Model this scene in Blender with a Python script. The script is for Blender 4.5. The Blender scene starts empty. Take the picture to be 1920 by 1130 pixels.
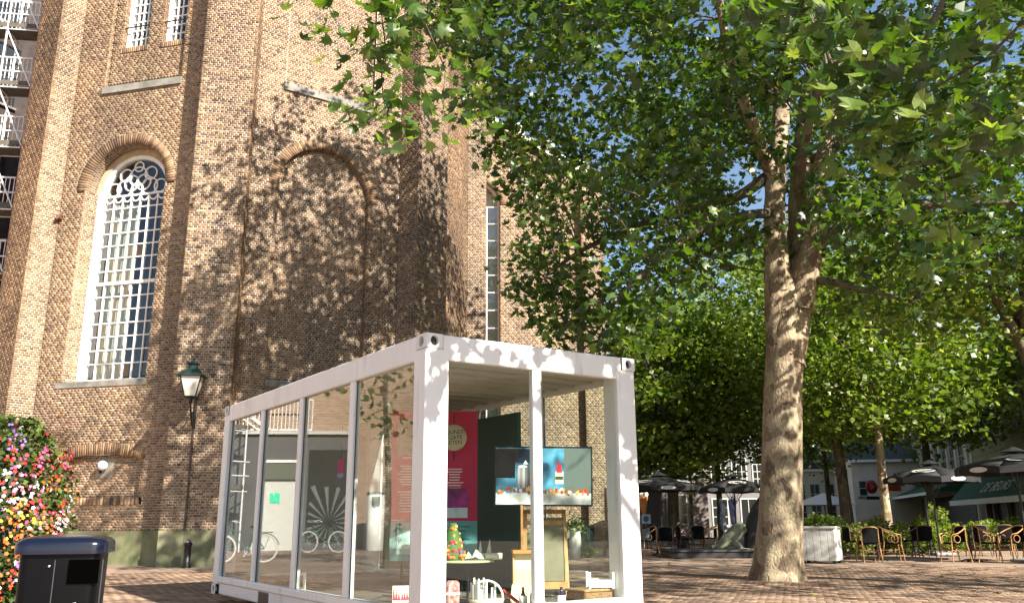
import bpy, bmesh, math, random
import numpy as np
from mathutils import Vector, Matrix
SC = bpy.context.scene; COL = SC.collection
R = math.radians
# ------------------------------------------------------------------ camera
FPX, PIT, ROL, EYE = 1595.4, 0.25002, -0.0062, 1.08
cp, sp = math.cos(PIT), math.sin(PIT); cr, sr = math.cos(ROL), math.sin(ROL)
Rv, Uv, Fv = Vector((1,0,0)), Vector((0,-sp,cp)), Vector((0,cp,sp))
right = Rv*cr + Uv*sr; up = Uv*cr - Rv*sr
cam = bpy.data.cameras.new('camera'); camo = bpy.data.objects.new('camera', cam); COL.objects.link(camo)
camo.matrix_world = Matrix(((right.x, up.x, -Fv.x, 0), (right.y, up.y, -Fv.y, 0), (right.z, up.z, -Fv.z, EYE), (0,0,0,1)))
cam.sensor_width = 36; cam.sensor_fit = 'HORIZONTAL'; cam.lens = FPX/1920*36; cam.clip_end = 2000; cam.clip_start = 0.1
SC.camera = camo
# ------------------------------------------------------------------ sky, sun, exposure
SAZ, SEL = 313.0, 32.5
w = bpy.data.worlds.new('World'); SC.world = w; w.use_nodes = True
nt = w.node_tree; sky = nt.nodes.new('ShaderNodeTexSky'); sky.sky_type = 'NISHITA'; sky.sun_disc = False
sky.sun_elevation = R(SEL); sky.sun_rotation = R(90-SAZ); sky.ozone_density = 1.0; sky.dust_density = 0.6
nt.links.new(sky.outputs[0], nt.nodes['Background'].inputs[0]); nt.nodes['Background'].inputs[1].default_value = 0.068
sl = bpy.data.lights.new('sun', 'SUN'); sl.energy = 5.0; sl.angle = R(0.55); sl.color = (1, .92, .81)
so = bpy.data.objects.new('sun', sl); COL.objects.link(so)
SUN = Vector((math.cos(R(SAZ))*math.cos(R(SEL)), math.sin(R(SAZ))*math.cos(R(SEL)), math.sin(R(SEL))))
so.rotation_euler = SUN.to_track_quat('Z', 'Y').to_euler()
vs = SC.view_settings; vs.view_transform = 'Standard'; vs.look = 'None'; vs.gamma = 1; vs.use_curve_mapping = False; vs.exposure = 1.63
SC.cycles.max_bounces = 8; SC.cycles.transparent_max_bounces = 16; SC.cycles.caustics_reflective = False; SC.cycles.caustics_refractive = False
# ------------------------------------------------------------------ measuring helpers (pixel of the photograph -> point in the place)
def ray(px, py):
    a, b = px-960, py-565
    X, Y = a*cr+b*sr, -a*sr+b*cr
    return Vector((X/FPX, cp+Y/FPX*sp, sp-Y/FPX*cp))
def at(px, py, y): d = ray(px, py); return Vector((0,0,EYE))+d*(y/d.y)
def gr(px, py, z=0): d = ray(px, py); return Vector((0,0,EYE))+d*((z-EYE)/d.z)
def nn(a): return Vector((math.cos(R(a)), math.sin(R(a)), 0))
def tt(a): return nn(a+90)
def pl(px, py, P, ang):
    n = nn(ang); d = ray(px, py); o = Vector((0,0,EYE)); return o+d*((P-o).dot(n)/d.dot(n))
def proj(P):
    X = P[0]; y = P[1]; z = P[2]-EYE; D = y*cp+z*sp; Uy = -y*sp+z*cp
    a, b = FPX*X/D, -FPX*Uy/D
    return 960+a*cr-b*sr, 565+a*sr+b*cr, D
def projn(P):
    X = P[:,0]; y = P[:,1]; z = P[:,2]-EYE; D = y*cp+z*sp; Uy = -y*sp+z*cp
    D = np.where(np.abs(D) < 1e-3, 1e-3, D)
    a, b = FPX*X/D, -FPX*Uy/D
    return 960+a*cr-b*sr, 565+a*sr+b*cr, D
# ------------------------------------------------------------------ materials
MATS = {}
def mat(name, col, rough=.6, metal=0, var=0.0, scale=8, bump=0, spec=.5, emit=None, col2=None, detail=6):
    if name in MATS: return MATS[name]
    m = bpy.data.materials.new(name); m.use_nodes = True; t = m.node_tree; b = t.nodes['Principled BSDF']
    b.inputs['Roughness'].default_value = rough; b.inputs['Metallic'].default_value = metal
    b.inputs['Specular IOR Level'].default_value = spec
    c = (*col, 1); b.inputs['Base Color'].default_value = c
    if var or bump or col2:
        tc = t.nodes.new('ShaderNodeTexCoord'); n = t.nodes.new('ShaderNodeTexNoise'); n.inputs['Scale'].default_value = scale; n.inputs['Detail'].default_value = detail
        t.links.new(tc.outputs['Object'], n.inputs['Vector'])
        r = t.nodes.new('ShaderNodeValToRGB'); r.color_ramp.elements[0].position = .35; r.color_ramp.elements[1].position = .68
        c2 = col2 or tuple(x*(1-var) for x in col)
        r.color_ramp.elements[0].color = (*c2, 1); r.color_ramp.elements[1].color = (*(tuple(min(1, x*(1+var*.5)) for x in col)), 1)
        t.links.new(n.outputs['Fac'], r.inputs[0]); t.links.new(r.outputs[0], b.inputs['Base Color'])
        if bump:
            n2 = t.nodes.new('ShaderNodeTexNoise'); n2.inputs['Scale'].default_value = scale*5; n2.inputs['Detail'].default_value = 4
            t.links.new(tc.outputs['Object'], n2.inputs['Vector'])
            bp = t.nodes.new('ShaderNodeBump'); bp.inputs['Strength'].default_value = bump; bp.inputs['Distance'].default_value = .02
            t.links.new(n2.outputs['Fac'], bp.inputs['Height']); t.links.new(bp.outputs[0], b.inputs['Normal'])
    if emit:
        b.inputs['Emission Color'].default_value = (*emit[0], 1); b.inputs['Emission Strength'].default_value = emit[1]
    MATS[name] = m; return m
def ramp_mat(name, src, stops, rough=.85, noise=.25, nscale=30, bump=.3, transl=0, gloss=.3, big=False):
    """base colour from a per-piece random value (face attribute 'tint' or Object Info random) through a ramp"""
    if name in MATS: return MATS[name]
    m = bpy.data.materials.new(name); m.use_nodes = True; t = m.node_tree; b = t.nodes['Principled BSDF']; L = t.links.new
    b.inputs['Roughness'].default_value = rough; b.inputs['Specular IOR Level'].default_value = gloss
    if src == 'tint':
        a = t.nodes.new('ShaderNodeAttribute'); a.attribute_name = 'tint'; fac = a.outputs['Fac']
    else:
        a = t.nodes.new('ShaderNodeObjectInfo'); fac = a.outputs['Random']
    r = t.nodes.new('ShaderNodeValToRGB'); e = r.color_ramp.elements
    while len(e) < len(stops): e.new(.5)
    for i, (p, c) in enumerate(stops): e[i].position = p; e[i].color = (*c, 1)
    L(fac, r.inputs[0]); out = r.outputs[0]
    if noise:
        tc = t.nodes.new('ShaderNodeNewGeometry'); n = t.nodes.new('ShaderNodeTexNoise'); n.inputs['Scale'].default_value = nscale; n.inputs['Detail'].default_value = 5
        L(tc.outputs['Position'], n.inputs['Vector'])
        mr = t.nodes.new('ShaderNodeMapRange'); mr.inputs[1].default_value = .3; mr.inputs[2].default_value = .7; mr.inputs[3].default_value = 1-noise; mr.inputs[4].default_value = 1+noise
        L(n.outputs['Fac'], mr.inputs[0])
        mx = t.nodes.new('ShaderNodeMix'); mx.data_type = 'RGBA'; mx.blend_type = 'MULTIPLY'; mx.inputs[0].default_value = 1
        L(out, mx.inputs[6]); L(mr.outputs[0], mx.inputs[7]); out = mx.outputs[2]
        if big:
            mp = t.nodes.new('ShaderNodeMapping'); mp.inputs['Scale'].default_value = (1,1,.45); L(tc.outputs['Position'], mp.inputs[0])
            n3 = t.nodes.new('ShaderNodeTexNoise'); n3.inputs['Scale'].default_value = .55; n3.inputs['Detail'].default_value = 7; n3.inputs['Roughness'].default_value = .62; L(mp.outputs[0], n3.inputs['Vector'])
            r3 = t.nodes.new('ShaderNodeValToRGB'); r3.color_ramp.elements[0].position = .36; r3.color_ramp.elements[1].position = .62; r3.color_ramp.elements[0].color = (.62,.62,.60,1); r3.color_ramp.elements[1].color = (1.12,1.10,1.04,1)
            L(n3.outputs['Fac'], r3.inputs[0]); m3 = t.nodes.new('ShaderNodeMix'); m3.data_type = 'RGBA'; m3.blend_type = 'MULTIPLY'; m3.inputs[0].default_value = 1; L(out, m3.inputs[6]); L(r3.outputs[0], m3.inputs[7]); out = m3.outputs[2]
        if bump:
            bp = t.nodes.new('ShaderNodeBump'); bp.inputs['Strength'].default_value = bump; bp.inputs['Distance'].default_value = .01
            L(n.outputs['Fac'], bp.inputs['Height']); L(bp.outputs[0], b.inputs['Normal'])
    L(out, b.inputs['Base Color'])
    if transl:
        tr = t.nodes.new('ShaderNodeBsdfTranslucent'); hs = t.nodes.new('ShaderNodeHueSaturation'); hs.inputs['Hue'].default_value = .495; hs.inputs['Saturation'].default_value = 1.15; hs.inputs['Value'].default_value = 2.0
        L(out, hs.inputs['Color']); L(hs.outputs[0], tr.inputs['Color'])
        ms = t.nodes.new('ShaderNodeMixShader'); ms.inputs[0].default_value = transl
        L(b.outputs[0], ms.inputs[1]); L(tr.outputs[0], ms.inputs[2]); L(ms.outputs[0], t.nodes['Material Output'].inputs[0])
    MATS[name] = m; return m
def glass_mat(name, tint=(.93,.96,.94), ior=1.5, boost=1.0):
    if name in MATS: return MATS[name]
    m = bpy.data.materials.new(name); m.use_nodes = True; t = m.node_tree; t.nodes.remove(t.nodes['Principled BSDF']); L = t.links.new
    tr = t.nodes.new('ShaderNodeBsdfTransparent'); tr.inputs[0].default_value = (*tint, 1)
    g = t.nodes.new('ShaderNodeBsdfGlossy'); g.inputs['Roughness'].default_value = 0.0
    ge = t.nodes.new('ShaderNodeNewGeometry'); dt = t.nodes.new('ShaderNodeVectorMath'); dt.operation = 'DOT_PRODUCT'; L(ge.outputs['Normal'], dt.inputs[0]); L(ge.outputs['Incoming'], dt.inputs[1])
    def M_(op, a, b=None):
        q = t.nodes.new('ShaderNodeMath'); q.operation = op
        if hasattr(a, 'links'): L(a, q.inputs[0])
        else: q.inputs[0].default_value = a
        if b is not None: q.inputs[1].default_value = b
        return q.outputs[0]
    c_ = M_('ABSOLUTE', dt.outputs['Value']); o_ = M_('SUBTRACT', 1.0); L(c_, o_.node.inputs[1]); pw = M_('POWER', o_, 5.0); ml = M_('MULTIPLY', pw, .96); ad = M_('ADD', ml, .04)
    mu = t.nodes.new('ShaderNodeMath'); mu.operation = 'MULTIPLY'; mu.inputs[1].default_value = boost; mu.use_clamp = True; L(ad, mu.inputs[0])
    ms = t.nodes.new('ShaderNodeMixShader'); L(mu.outputs[0], ms.inputs[0]); L(tr.outputs[0], ms.inputs[1]); L(g.outputs[0], ms.inputs[2])
    L(ms.outputs[0], t.nodes['Material Output'].inputs[0]); MATS[name] = m; return m
BRICKRAMP = [(0, (.06,.042,.034)), (.25, (.15,.092,.06)), (.55, (.245,.155,.095)), (.8, (.33,.22,.135)), (1, (.42,.30,.19))]
M_brick = ramp_mat('old brick', 'tint', BRICKRAMP, noise=.3, nscale=14, big=True)
M_brick1 = ramp_mat('old brick single', 'obj', BRICKRAMP, noise=.3, nscale=14, big=True)
M_mortar = mat('lime mortar', (.47,.425,.35), .95, var=.25, scale=3)
PAVRAMP = [(0, (.15,.095,.07)), (.4, (.25,.165,.115)), (.8, (.33,.23,.165)), (1, (.38,.29,.22))]
M_paver = ramp_mat('clay paver', 'tint', PAVRAMP, rough=.8, noise=.25, nscale=9, big=True)
M_paver1 = ramp_mat('clay paver single', 'obj', PAVRAMP, rough=.8, noise=.25, nscale=9, big=True)
LEAF = [(0, (.016,.040,.007)), (.35, (.034,.076,.012)), (.75, (.085,.145,.022)), (1, (.20,.26,.05))]
M_leaf = ramp_mat('plane leaf', 'tint', LEAF, rough=.36, noise=0, transl=.39, gloss=.7)
M_leaf1 = ramp_mat('plane leaf single', 'obj', LEAF, rough=.36, noise=0, transl=.39, gloss=.7)
LEAF2 = [(0, (.028,.06,.010)), (.5, (.095,.155,.022)), (1, (.23,.28,.055))]
M_leaf2 = ramp_mat('far leaf', 'tint', LEAF2, rough=.42, noise=0, transl=.40, gloss=.5)
def grimy_white():
    m = mat('white painted steel', (.79,.79,.78), .38, var=.05, scale=2.5); t = m.node_tree; b = t.nodes['Principled BSDF']; L = t.links.new; src = b.inputs['Base Color'].links[0].from_socket
    g_ = t.nodes.new('ShaderNodeNewGeometry'); out = src
    for sc, zs, lo, hi, c in ((9, .07, .60, .74, (.52,.50,.46)), (34, 1, .73, .77, (.16,.10,.07)), (3, .5, .58, .75, (.62,.61,.58))):
        mp = t.nodes.new('ShaderNodeMapping'); mp.inputs['Scale'].default_value = (1,1,zs); L(g_.outputs['Position'], mp.inputs[0])
        n = t.nodes.new('ShaderNodeTexNoise'); n.inputs['Scale'].default_value = sc; n.inputs['Detail'].default_value = 5; L(mp.outputs[0], n.inputs['Vector'])
        mr = t.nodes.new('ShaderNodeMapRange'); mr.inputs[1].default_value = lo; mr.inputs[2].default_value = hi; L(n.outputs['Fac'], mr.inputs[0])
        mx = t.nodes.new('ShaderNodeMix'); mx.data_type = 'RGBA'; L(mr.outputs[0], mx.inputs[0]); L(out, mx.inputs[6]); mx.inputs[7].default_value = (*c,1); out = mx.outputs[2]
    L(out, b.inputs['Base Color']); return m
M_white = grimy_white()
M_glass = glass_mat('clear glass', boost=.9)
M_glass2 = glass_mat('insulating glass', boost=1.6)
M_pane = glass_mat('old window glass', (.8,.85,.85), boost=3.2)
M_dark = mat('black metal', (.018,.018,.02), .4, metal=.3)
M_frame = mat('white window paint', (.8,.8,.78), .5, var=.08, scale=4)
M_stone = mat('grey sandstone', (.21,.20,.175), .9, var=.35, scale=3, bump=.3)
# ------------------------------------------------------------------ object helpers
def tag(o, label=None, cat=None, group=None, kind=None):
    if label: o['label'] = label
    if cat: o['category'] = cat
    if group: o['group'] = group
    if kind: o['kind'] = kind
    return o
def thing(name, label, cat, loc=(0,0,0), rz=0, group=None):
    o = bpy.data.objects.new(name, None); COL.objects.link(o); o.empty_display_size = .1
    o.location = loc; o.rotation_euler = (0,0,rz); o['label'] = label; o['category'] = cat
    if group: o['group'] = group
    return o
def loc_of(p):
    m = Matrix.Identity(4)
    while p is not None:
        m = Matrix.Translation(p.location) @ p.rotation_euler.to_matrix().to_4x4() @ Matrix.Diagonal((*p.scale, 1)) @ m; p = p.parent
    return m
class MB:
    def __init__(s): s.v = []; s.f = []; s.sm = []
    def add(s, vs_, fs, smooth=False):
        o = len(s.v); s.v += [tuple(v) for v in vs_]; s.f += [tuple(i+o for i in f) for f in fs]; s.sm += [smooth]*len(fs); return s
    def hexa(s, p): # 8 points: bottom ring 0-3, top ring 4-7
        return s.add(p, [(3,2,1,0), (4,5,6,7), (0,1,5,4), (1,2,6,5), (2,3,7,6), (3,0,4,7)])
    def box(s, c, d, rz=0, M=None):
        x, y, z = d[0]/2, d[1]/2, d[2]/2
        P = [Vector(q) for q in ((-x,-y,-z), (x,-y,-z), (x,y,-z), (-x,y,-z), (-x,-y,z), (x,-y,z), (x,y,z), (-x,y,z))]
        Q = M if M is not None else (Matrix.Rotation(rz, 3, 'Z') if rz else None)
        if Q is not None: P = [Q@p for p in P]
        c = Vector(c); return s.hexa([p+c for p in P])
    def bev(s, c, d, b=.01, rz=0):   # box with chamfered vertical and horizontal edges
        x, y, z = d[0]/2, d[1]/2, d[2]/2; b = min(b, x*.9, y*.9, z*.9)
        rings = []
        for zz, k in ((-z, b), (-z+b, 0), (z-b, 0), (z, b)):
            rings.append([(-x+k, -y+b+0*k, zz), (-x+b, -y+k, zz), (x-b, -y+k, zz), (x-k, -y+b, zz), (x-k, y-b, zz), (x-b, y-k, zz), (-x+b, y-k, zz), (-x+k, y-b, zz)])
        Q = Matrix.Rotation(rz, 3, 'Z'); c = Vector(c)
        P = [Q@Vector(p)+c for r in rings for p in r]; F = [tuple(range(7, -1, -1)), tuple(range(24, 32))]
        for k in range(3):
            for i in range(8): j = (i+1) % 8; F.append((k*8+i, k*8+j, k*8+8+j, k*8+8+i))
        return s.add(P, F)
    def tube(s, pts, rad, n=8, cap=True, smooth=True, jit=0, rng=None):
        pts = [Vector(p) for p in pts]; N = len(pts); rads = rad if hasattr(rad, '__len__') else [rad]*N
        V = []; F = []; u = None
        for i, p in enumerate(pts):
            t = (pts[min(i+1, N-1)]-pts[max(i-1, 0)]).normalized()
            if u is None: u = t.orthogonal().normalized()
            u = (u - t*u.dot(t)).normalized(); v = t.cross(u)
            for k in range(n):
                a = 2*math.pi*k/n; rr = rads[i]*(1+(rng.uniform(-jit, jit) if jit else 0))
                V.append(p+(u*math.cos(a)+v*math.sin(a))*rr)
        for i in range(N-1):
            for k in range(n): j = (k+1) % n; F.append((i*n+k, i*n+j, (i+1)*n+j, (i+1)*n+k))
        s.add(V, F, smooth)
        if cap: s.add([V[k] for k in range(n)], [tuple(range(n-1, -1, -1))]); s.add(V[-n:], [tuple(range(n))])
        return s
    def bar(s, a, b, wd, hd=None): # square bar between two points
        a, b = Vector(a), Vector(b); t = (b-a); L_ = t.length; Q = t.to_track_quat('Z', 'Y').to_matrix()
        return s.box((a+b)/2, (wd, hd or wd, L_), M=Q)
    def lathe(s, prof, n=16, c=(0,0,0), smooth=True, sx=1, sy=1, a0=0):
        V = []; F = []; m = len(prof)
        for r, z in prof:
            for k in range(n): a = a0+2*math.pi*k/n; V.append((c[0]+r*sx*math.cos(a), c[1]+r*sy*math.sin(a), c[2]+z))
        for i in range(m-1):
            for k in range(n): j = (k+1) % n; F.append((i*n+k, i*n+j, (i+1)*n+j, (i+1)*n+k))
        s.add(V, F, smooth); s.add(V[:n], [tuple(range(n-1, -1, -1))]); s.add(V[-n:], [tuple(range(n))]); return s
    def torus(s, c, r, t, axis='Y', n=24, m=6, arc=2*math.pi, a0=0):
        P = []
        for k in range(n+1):
            a = a0+arc*k/n; x, z = r*math.cos(a), r*math.sin(a)
            P.append(Vector(c)+(Vector((x,0,z)) if axis == 'Y' else Vector((0,x,z)) if axis == 'X' else Vector((x,z,0))))
        return s.tube(P, t, m, cap=False)
    def prism(s, poly, z0, z1):
        n = len(poly); V = [(x,y,z0) for x,y in poly]+[(x,y,z1) for x,y in poly]
        F = [tuple(range(n-1,-1,-1)), tuple(range(n,2*n))]+[(i,(i+1)%n,n+(i+1)%n,n+i) for i in range(n)]
        return s.add(V, F)
    def ell(s, c, r, n=12, m=8, M=None):
        V = []; F = []
        for i in range(m+1):
            th = math.pi*i/m
            for k in range(n):
                p = Vector((r[0]*math.sin(th)*math.cos(2*math.pi*k/n), r[1]*math.sin(th)*math.sin(2*math.pi*k/n), -r[2]*math.cos(th)))
                if M is not None: p = M@p
                V.append(p+Vector(c))
        for i in range(m):
            for k in range(n): j = (k+1) % n; F.append((i*n+k, i*n+j, (i+1)*n+j, (i+1)*n+k))
        return s.add(V, F, True)
    def build(s, name, m, parent=None, world=False, kind=None):
        me = bpy.data.meshes.new(name)
        v = s.v
        if world and parent is not None:
            I = loc_of(parent).inverted(); v = [tuple(I@Vector(p)) for p in v]
        me.from_pydata(v, [], s.f)
        if any(s.sm): me.polygons.foreach_set('use_smooth', s.sm)
        if m: me.materials.append(m)
        o = bpy.data.objects.new(name, me); COL.objects.link(o)
        if parent is not None: o.parent = parent
        if kind: o['kind'] = kind
        return o
def npmesh(name, V, F, m, parent=None, tint=None, off=None, kind=None, smooth=False):
    V = np.asarray(V, dtype=np.float32); F = np.asarray(F, dtype=np.int32)
    if off is not None: V = V-np.array(off, dtype=np.float32)
    me = bpy.data.meshes.new(name); k = F.shape[1]
    me.vertices.add(len(V)); me.vertices.foreach_set('co', V.ravel())
    me.loops.add(F.size); me.loops.foreach_set('vertex_index', F.ravel())
    me.polygons.add(len(F)); me.polygons.foreach_set('loop_start', np.arange(0, F.size, k, dtype=np.int32))
    me.polygons.foreach_set('loop_total', np.full(len(F), k, dtype=np.int32))
    if smooth: me.polygons.foreach_set('use_smooth', np.ones(len(F), dtype=bool))
    if tint is not None:
        a = me.attributes.new('tint', 'FLOAT', 'FACE'); a.data.foreach_set('value', np.asarray(tint, dtype=np.float32))
    me.update(calc_edges=True); me.materials.append(m)
    o = bpy.data.objects.new(name, me); COL.objects.link(o)
    if parent is not None: o.parent = parent
    if kind: o['kind'] = kind
    return o
def copy_tree(o, parent=None):
    c = o.copy(); COL.objects.link(c)
    if parent is not None: c.parent = parent
    for ch in list(o.children): copy_tree(ch, c)
    return c
def text(name, s, size, m, parent, M, ext=.004, shear=0, space=1):
    cu = bpy.data.curves.new('letters', 'FONT'); cu.body = s; cu.size = size; cu.extrude = ext; cu.align_x = 'CENTER'; cu.align_y = 'CENTER'; cu.shear = shear; cu.space_character = space
    o = bpy.data.objects.new('letters', cu); COL.objects.link(o); bpy.context.view_layer.update()
    me = bpy.data.meshes.new_from_object(o.evaluated_get(bpy.context.evaluated_depsgraph_get()))
    bpy.data.objects.remove(o); me.name = name; me.materials.clear(); me.materials.append(m)
    q = bpy.data.objects.new(name, me); COL.objects.link(q)
    if parent is not None: q.parent = parent
    q.matrix_local = M; return q
HEXF = np.array([(0,1,5,4), (1,2,6,5), (2,3,7,6), (3,0,4,7), (4,5,6,7)])
# ------------------------------------------------------------------ ground
g = MB(); g.add([(-300,-100,0), (300,-100,0), (300,600,0), (-300,600,0)], [(0,1,2,3)])
def ground_mat():
    m = bpy.data.materials.new('paved ground'); m.use_nodes = True; t = m.node_tree; b = t.nodes['Principled BSDF']; L = t.links.new
    tc = t.nodes.new('ShaderNodeTexCoord'); br = t.nodes.new('ShaderNodeTexBrick'); mpr = t.nodes.new('ShaderNodeMapping'); mpr.inputs['Rotation'].default_value = (0,0,-R(34.26-52)); L(tc.outputs['Object'], mpr.inputs[0]); L(mpr.outputs[0], br.inputs['Vector'])
    br.inputs['Scale'].default_value = 1; br.inputs['Brick Width'].default_value = .215; br.inputs['Row Height'].default_value = .108; br.inputs['Mortar Size'].default_value = .004
    br.inputs['Color1'].default_value = (.21,.14,.10,1); br.inputs['Color2'].default_value = (.34,.24,.17,1); br.inputs['Mortar'].default_value = (.24,.20,.15,1)
    n = t.nodes.new('ShaderNodeTexNoise'); n.inputs['Scale'].default_value = .7; n.inputs['Detail'].default_value = 8; L(tc.outputs['Object'], n.inputs['Vector'])
    mr = t.nodes.new('ShaderNodeMapRange'); mr.inputs[1].default_value = .3; mr.inputs[2].default_value = .7; mr.inputs[3].default_value = .75; mr.inputs[4].default_value = 1.25; L(n.outputs['Fac'], mr.inputs[0])
    mx = t.nodes.new('ShaderNodeMix'); mx.data_type = 'RGBA'; mx.blend_type = 'MULTIPLY'; mx.inputs[0].default_value = 1
    L(br.outputs[0], mx.inputs[6]); L(mr.outputs[0], mx.inputs[7]); L(mx.outputs[2], b.inputs['Base Color'])
    b.inputs['Roughness'].default_value = .85; return m
ground = g.build('ground', ground_mat()); ground['kind'] = 'structure'
rng = np.random.default_rng(5)
yaw = R(34.26); CN = Vector((-.755, 7.33, 0)); CA = Vector((-math.sin(yaw), math.cos(yaw), 0)); CB = Vector((math.cos(yaw), math.sin(yaw), 0))
PR = R(34.26-52); pu = np.array([math.cos(PR), math.sin(PR)]); pv = np.array([-math.sin(PR), math.cos(PR)])
PV = []
for j in range(-90, 330):
    k = np.arange(-24, 26, .215)+(.1075 if j % 2 else 0)+rng.normal(0,.006); PV.append(np.stack([k, np.full(len(k), j*.108)], 1))
PV = np.concatenate(PV); PW_ = PV[:,:1]*pu+PV[:,1:]*pv
d_ = PW_-np.array([CN.x, CN.y]); u_ = d_@np.array([CB.x, CB.y]); v_ = d_@np.array([CA.x, CA.y])
px_, py_, D_ = projn(np.c_[PW_, np.zeros(len(PW_))])
keep = (D_ > 5) & (PW_[:,1] < 19.5+.5*np.sin(PW_[:,0]*.9)) & ~((u_ > .05) & (u_ < 2.3) & (v_ > .05) & (v_ < 6)) & (py_ < 1150) & (px_ > -30) & (px_ < 1960) & ((px_ > 1190) | (px_ < 420))
PV = PV[keep]; PW_ = PW_[keep]; px_, py_ = px_[keep], py_[keep]
vis = ((px_ > 1215) | ((px_ > 225) & (px_ < 395))) & (py_ < 1129) & (px_ < 1915)
order = np.argsort(np.where(vis, -py_, 0))
one = np.zeros(len(PV), bool); one[order[:300]] = True
def hexes(O, L_, W_, z0, z1, rg):
    n = len(O); h = z1+rg.uniform(-.0015, .0015, n); V = np.zeros((n,8,3)); b_ = .0025
    for i, (a, c) in enumerate(((0,0), (1,0), (1,1), (0,1))):
        V[:,i] = np.c_[O[:,0]+a*L_, O[:,1]+c*W_, np.full(n, z0)]; V[:,4+i] = np.c_[O[:,0]+a*(L_-2*b_)+b_, O[:,1]+c*(W_-2*b_)+b_, h]
    return V
Vp = hexes(PV[~one], .212, .105, .0005, .006, rng); n_ = len(Vp)
F_ = (HEXF[None]+(np.arange(n_)*8)[:,None,None]).reshape(-1,4)
Vp = Vp.reshape(-1,3); Vp = np.c_[Vp[:,:1]*pu+Vp[:,1:2]*pv, Vp[:,2]]
npmesh('paving', Vp, F_, M_paver, ground, np.repeat(rng.beta(2,2,n_), 5), kind='stuff')
pm = None
for x, y in PW_[one]:
    if pm is None:
        Vq = hexes(np.zeros((1,2)), .212, .105, .0005, .006, rng); pm = npmesh('paver', Vq[0], HEXF, M_paver1, ground); o = pm
    else:
        o = bpy.data.objects.new('paver', pm.data); COL.objects.link(o); o.parent = ground
    o.location = (x, y, rng.uniform(-.0004, .0012)); o.rotation_euler = (0,0,PR)
# ------------------------------------------------------------------ church
PITCH = .0655; BH = .0565
BRK = []; MQ = []       # brick boxes (O, r, n, len, h, dep, tint), mortar quads
def field(O, ang, wid, z0, z1, ops=(), tb=0.0, dep=.06, mort=True):  # tb puts light into brick tone: paler sunlit walls, darker shaded ones
    O = Vector((O[0], O[1], 0)); r, n = tt(ang), nn(ang); k0 = int(round(z0/PITCH)); k1 = int(round(z1/PITCH))
    for k in range(k0, k1):
        z = k*PITCH; zc = z+BH/2; blk = []
        for op in ops:
            if op[0] == 'rect':
                if op[3] < zc < op[4]: blk.append((op[1], op[2]))
            elif op[0] == 'arch':
                xc, Rr, zb, zs = op[1:]
                if zb < zc < zs: blk.append((xc-Rr, xc+Rr))
                elif zs <= zc < zs+Rr: h = math.sqrt(Rr*Rr-(zc-zs)**2); blk.append((xc-h, xc+h))
            elif op[0] == 'gable':   # everything above a sloping line is outside
                xa, za, sl_ = op[1:]
                if zc > za: blk.append((max(0, xa-(zc-za)/sl_), wid+1))
        blk.sort(); segs = []; x = 0
        for a, b in blk:
            if a > x: segs.append((x, min(a, wid)))
            x = max(x, b)
        if x < wid: segs.append((x, wid))
        for a, b in segs:
            if b-a < .02: continue
            if mort: MQ.append([O+r*a-n*.007+Vector((0,0,z-.006)), O+r*b-n*.007+Vector((0,0,z-.006)), O+r*b-n*.007+Vector((0,0,z+PITCH-.006)), O+r*a-n*.007+Vector((0,0,z+PITCH-.006))])
            hd = (k % 2 == 1); step = .108 if hd else .216; ph = (0, .054, .108, .054)[k % 4]
            x = a-((a+ph) % step)
            while x < b:
                xa, xb = max(a, x+.004), min(b, x+step-.004); x += step
                if xb-xa < .025: continue
                t = random.betavariate(3.2, 2.9)+tb-(.06 if hd else 0); zz = z
                BRK.append((O+r*xa+Vector((0,0,zz+random.uniform(-.002,.002))), r, n, xb-xa, BH, dep, min(1, max(0, t)), random.uniform(0, .006)))
WED = []   # wedge bricks as 8 points + tint
def ring(O, ang, xc, zs, r0, r1, a0, a1, d0, d1, ax=.068):
    O = Vector((O[0], O[1], 0)); r, n = tt(ang), nn(ang); N = max(3, int((a1-a0)*r0/ax)); g_ = .10
    for i in range(N):
        t0 = a0+(a1-a0)*(i+g_)/N; t1 = a0+(a1-a0)*(i+1-g_)/N
        P = []
        for d in (d1, d0+random.uniform(0, .006)):
            for (t, q) in ((t0, r0), (t0, r1), (t1, r1), (t1, r0)):
                P.append(O+r*(xc+q*math.cos(t))+n*d+Vector((0,0,zs+q*math.sin(t))))
        P = [P[0],P[3],P[2],P[1],P[4],P[7],P[6],P[5]]
        WED.append((P, random.betavariate(3, 3.4)))
random.seed(11)
nA, nP1f, nP1r, nP2, nB, nP3, nC, nP4 = 256, 233, 323, 280, 304.26, 325.5, 347, 371.6
H = 19.0
P2L = at(324, 714, 21.6); P2R = pl(432, 740, P2L, nP2); A0 = P2L-nn(nP2)*.7
P1a = pl(64, 760, A0, nA); P1c = P1a+nn(nP1f)*.7; P1l = P1c-tt(nP1f)*1.45
B0 = P2R-nn(nP2)*.7; B1 = pl(746, 450, B0, nB); P3a = B1+nn(nP3)*.8; P3b = P3a+tt(nP3)*1.42; C0 = P3b-nn(nP3)*.75
C1 = C0+tt(nC)*4.5; P4a = C1+nn(nP4)*.72; P4b = P4a+tt(nP4)*1.4
for p in (P2L, P2R, A0, P1a, P1c, P1l, B0, B1, P3a, P3b, C0, C1, P4a, P4b): p.z = 0
LA, LB = (A0-P1a).length, (B1-B0).length
church = thing('church', 'old octagonal brown brick church with arched windows, blind arch and corner piers', 'church', (-5, 28, 0))
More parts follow.
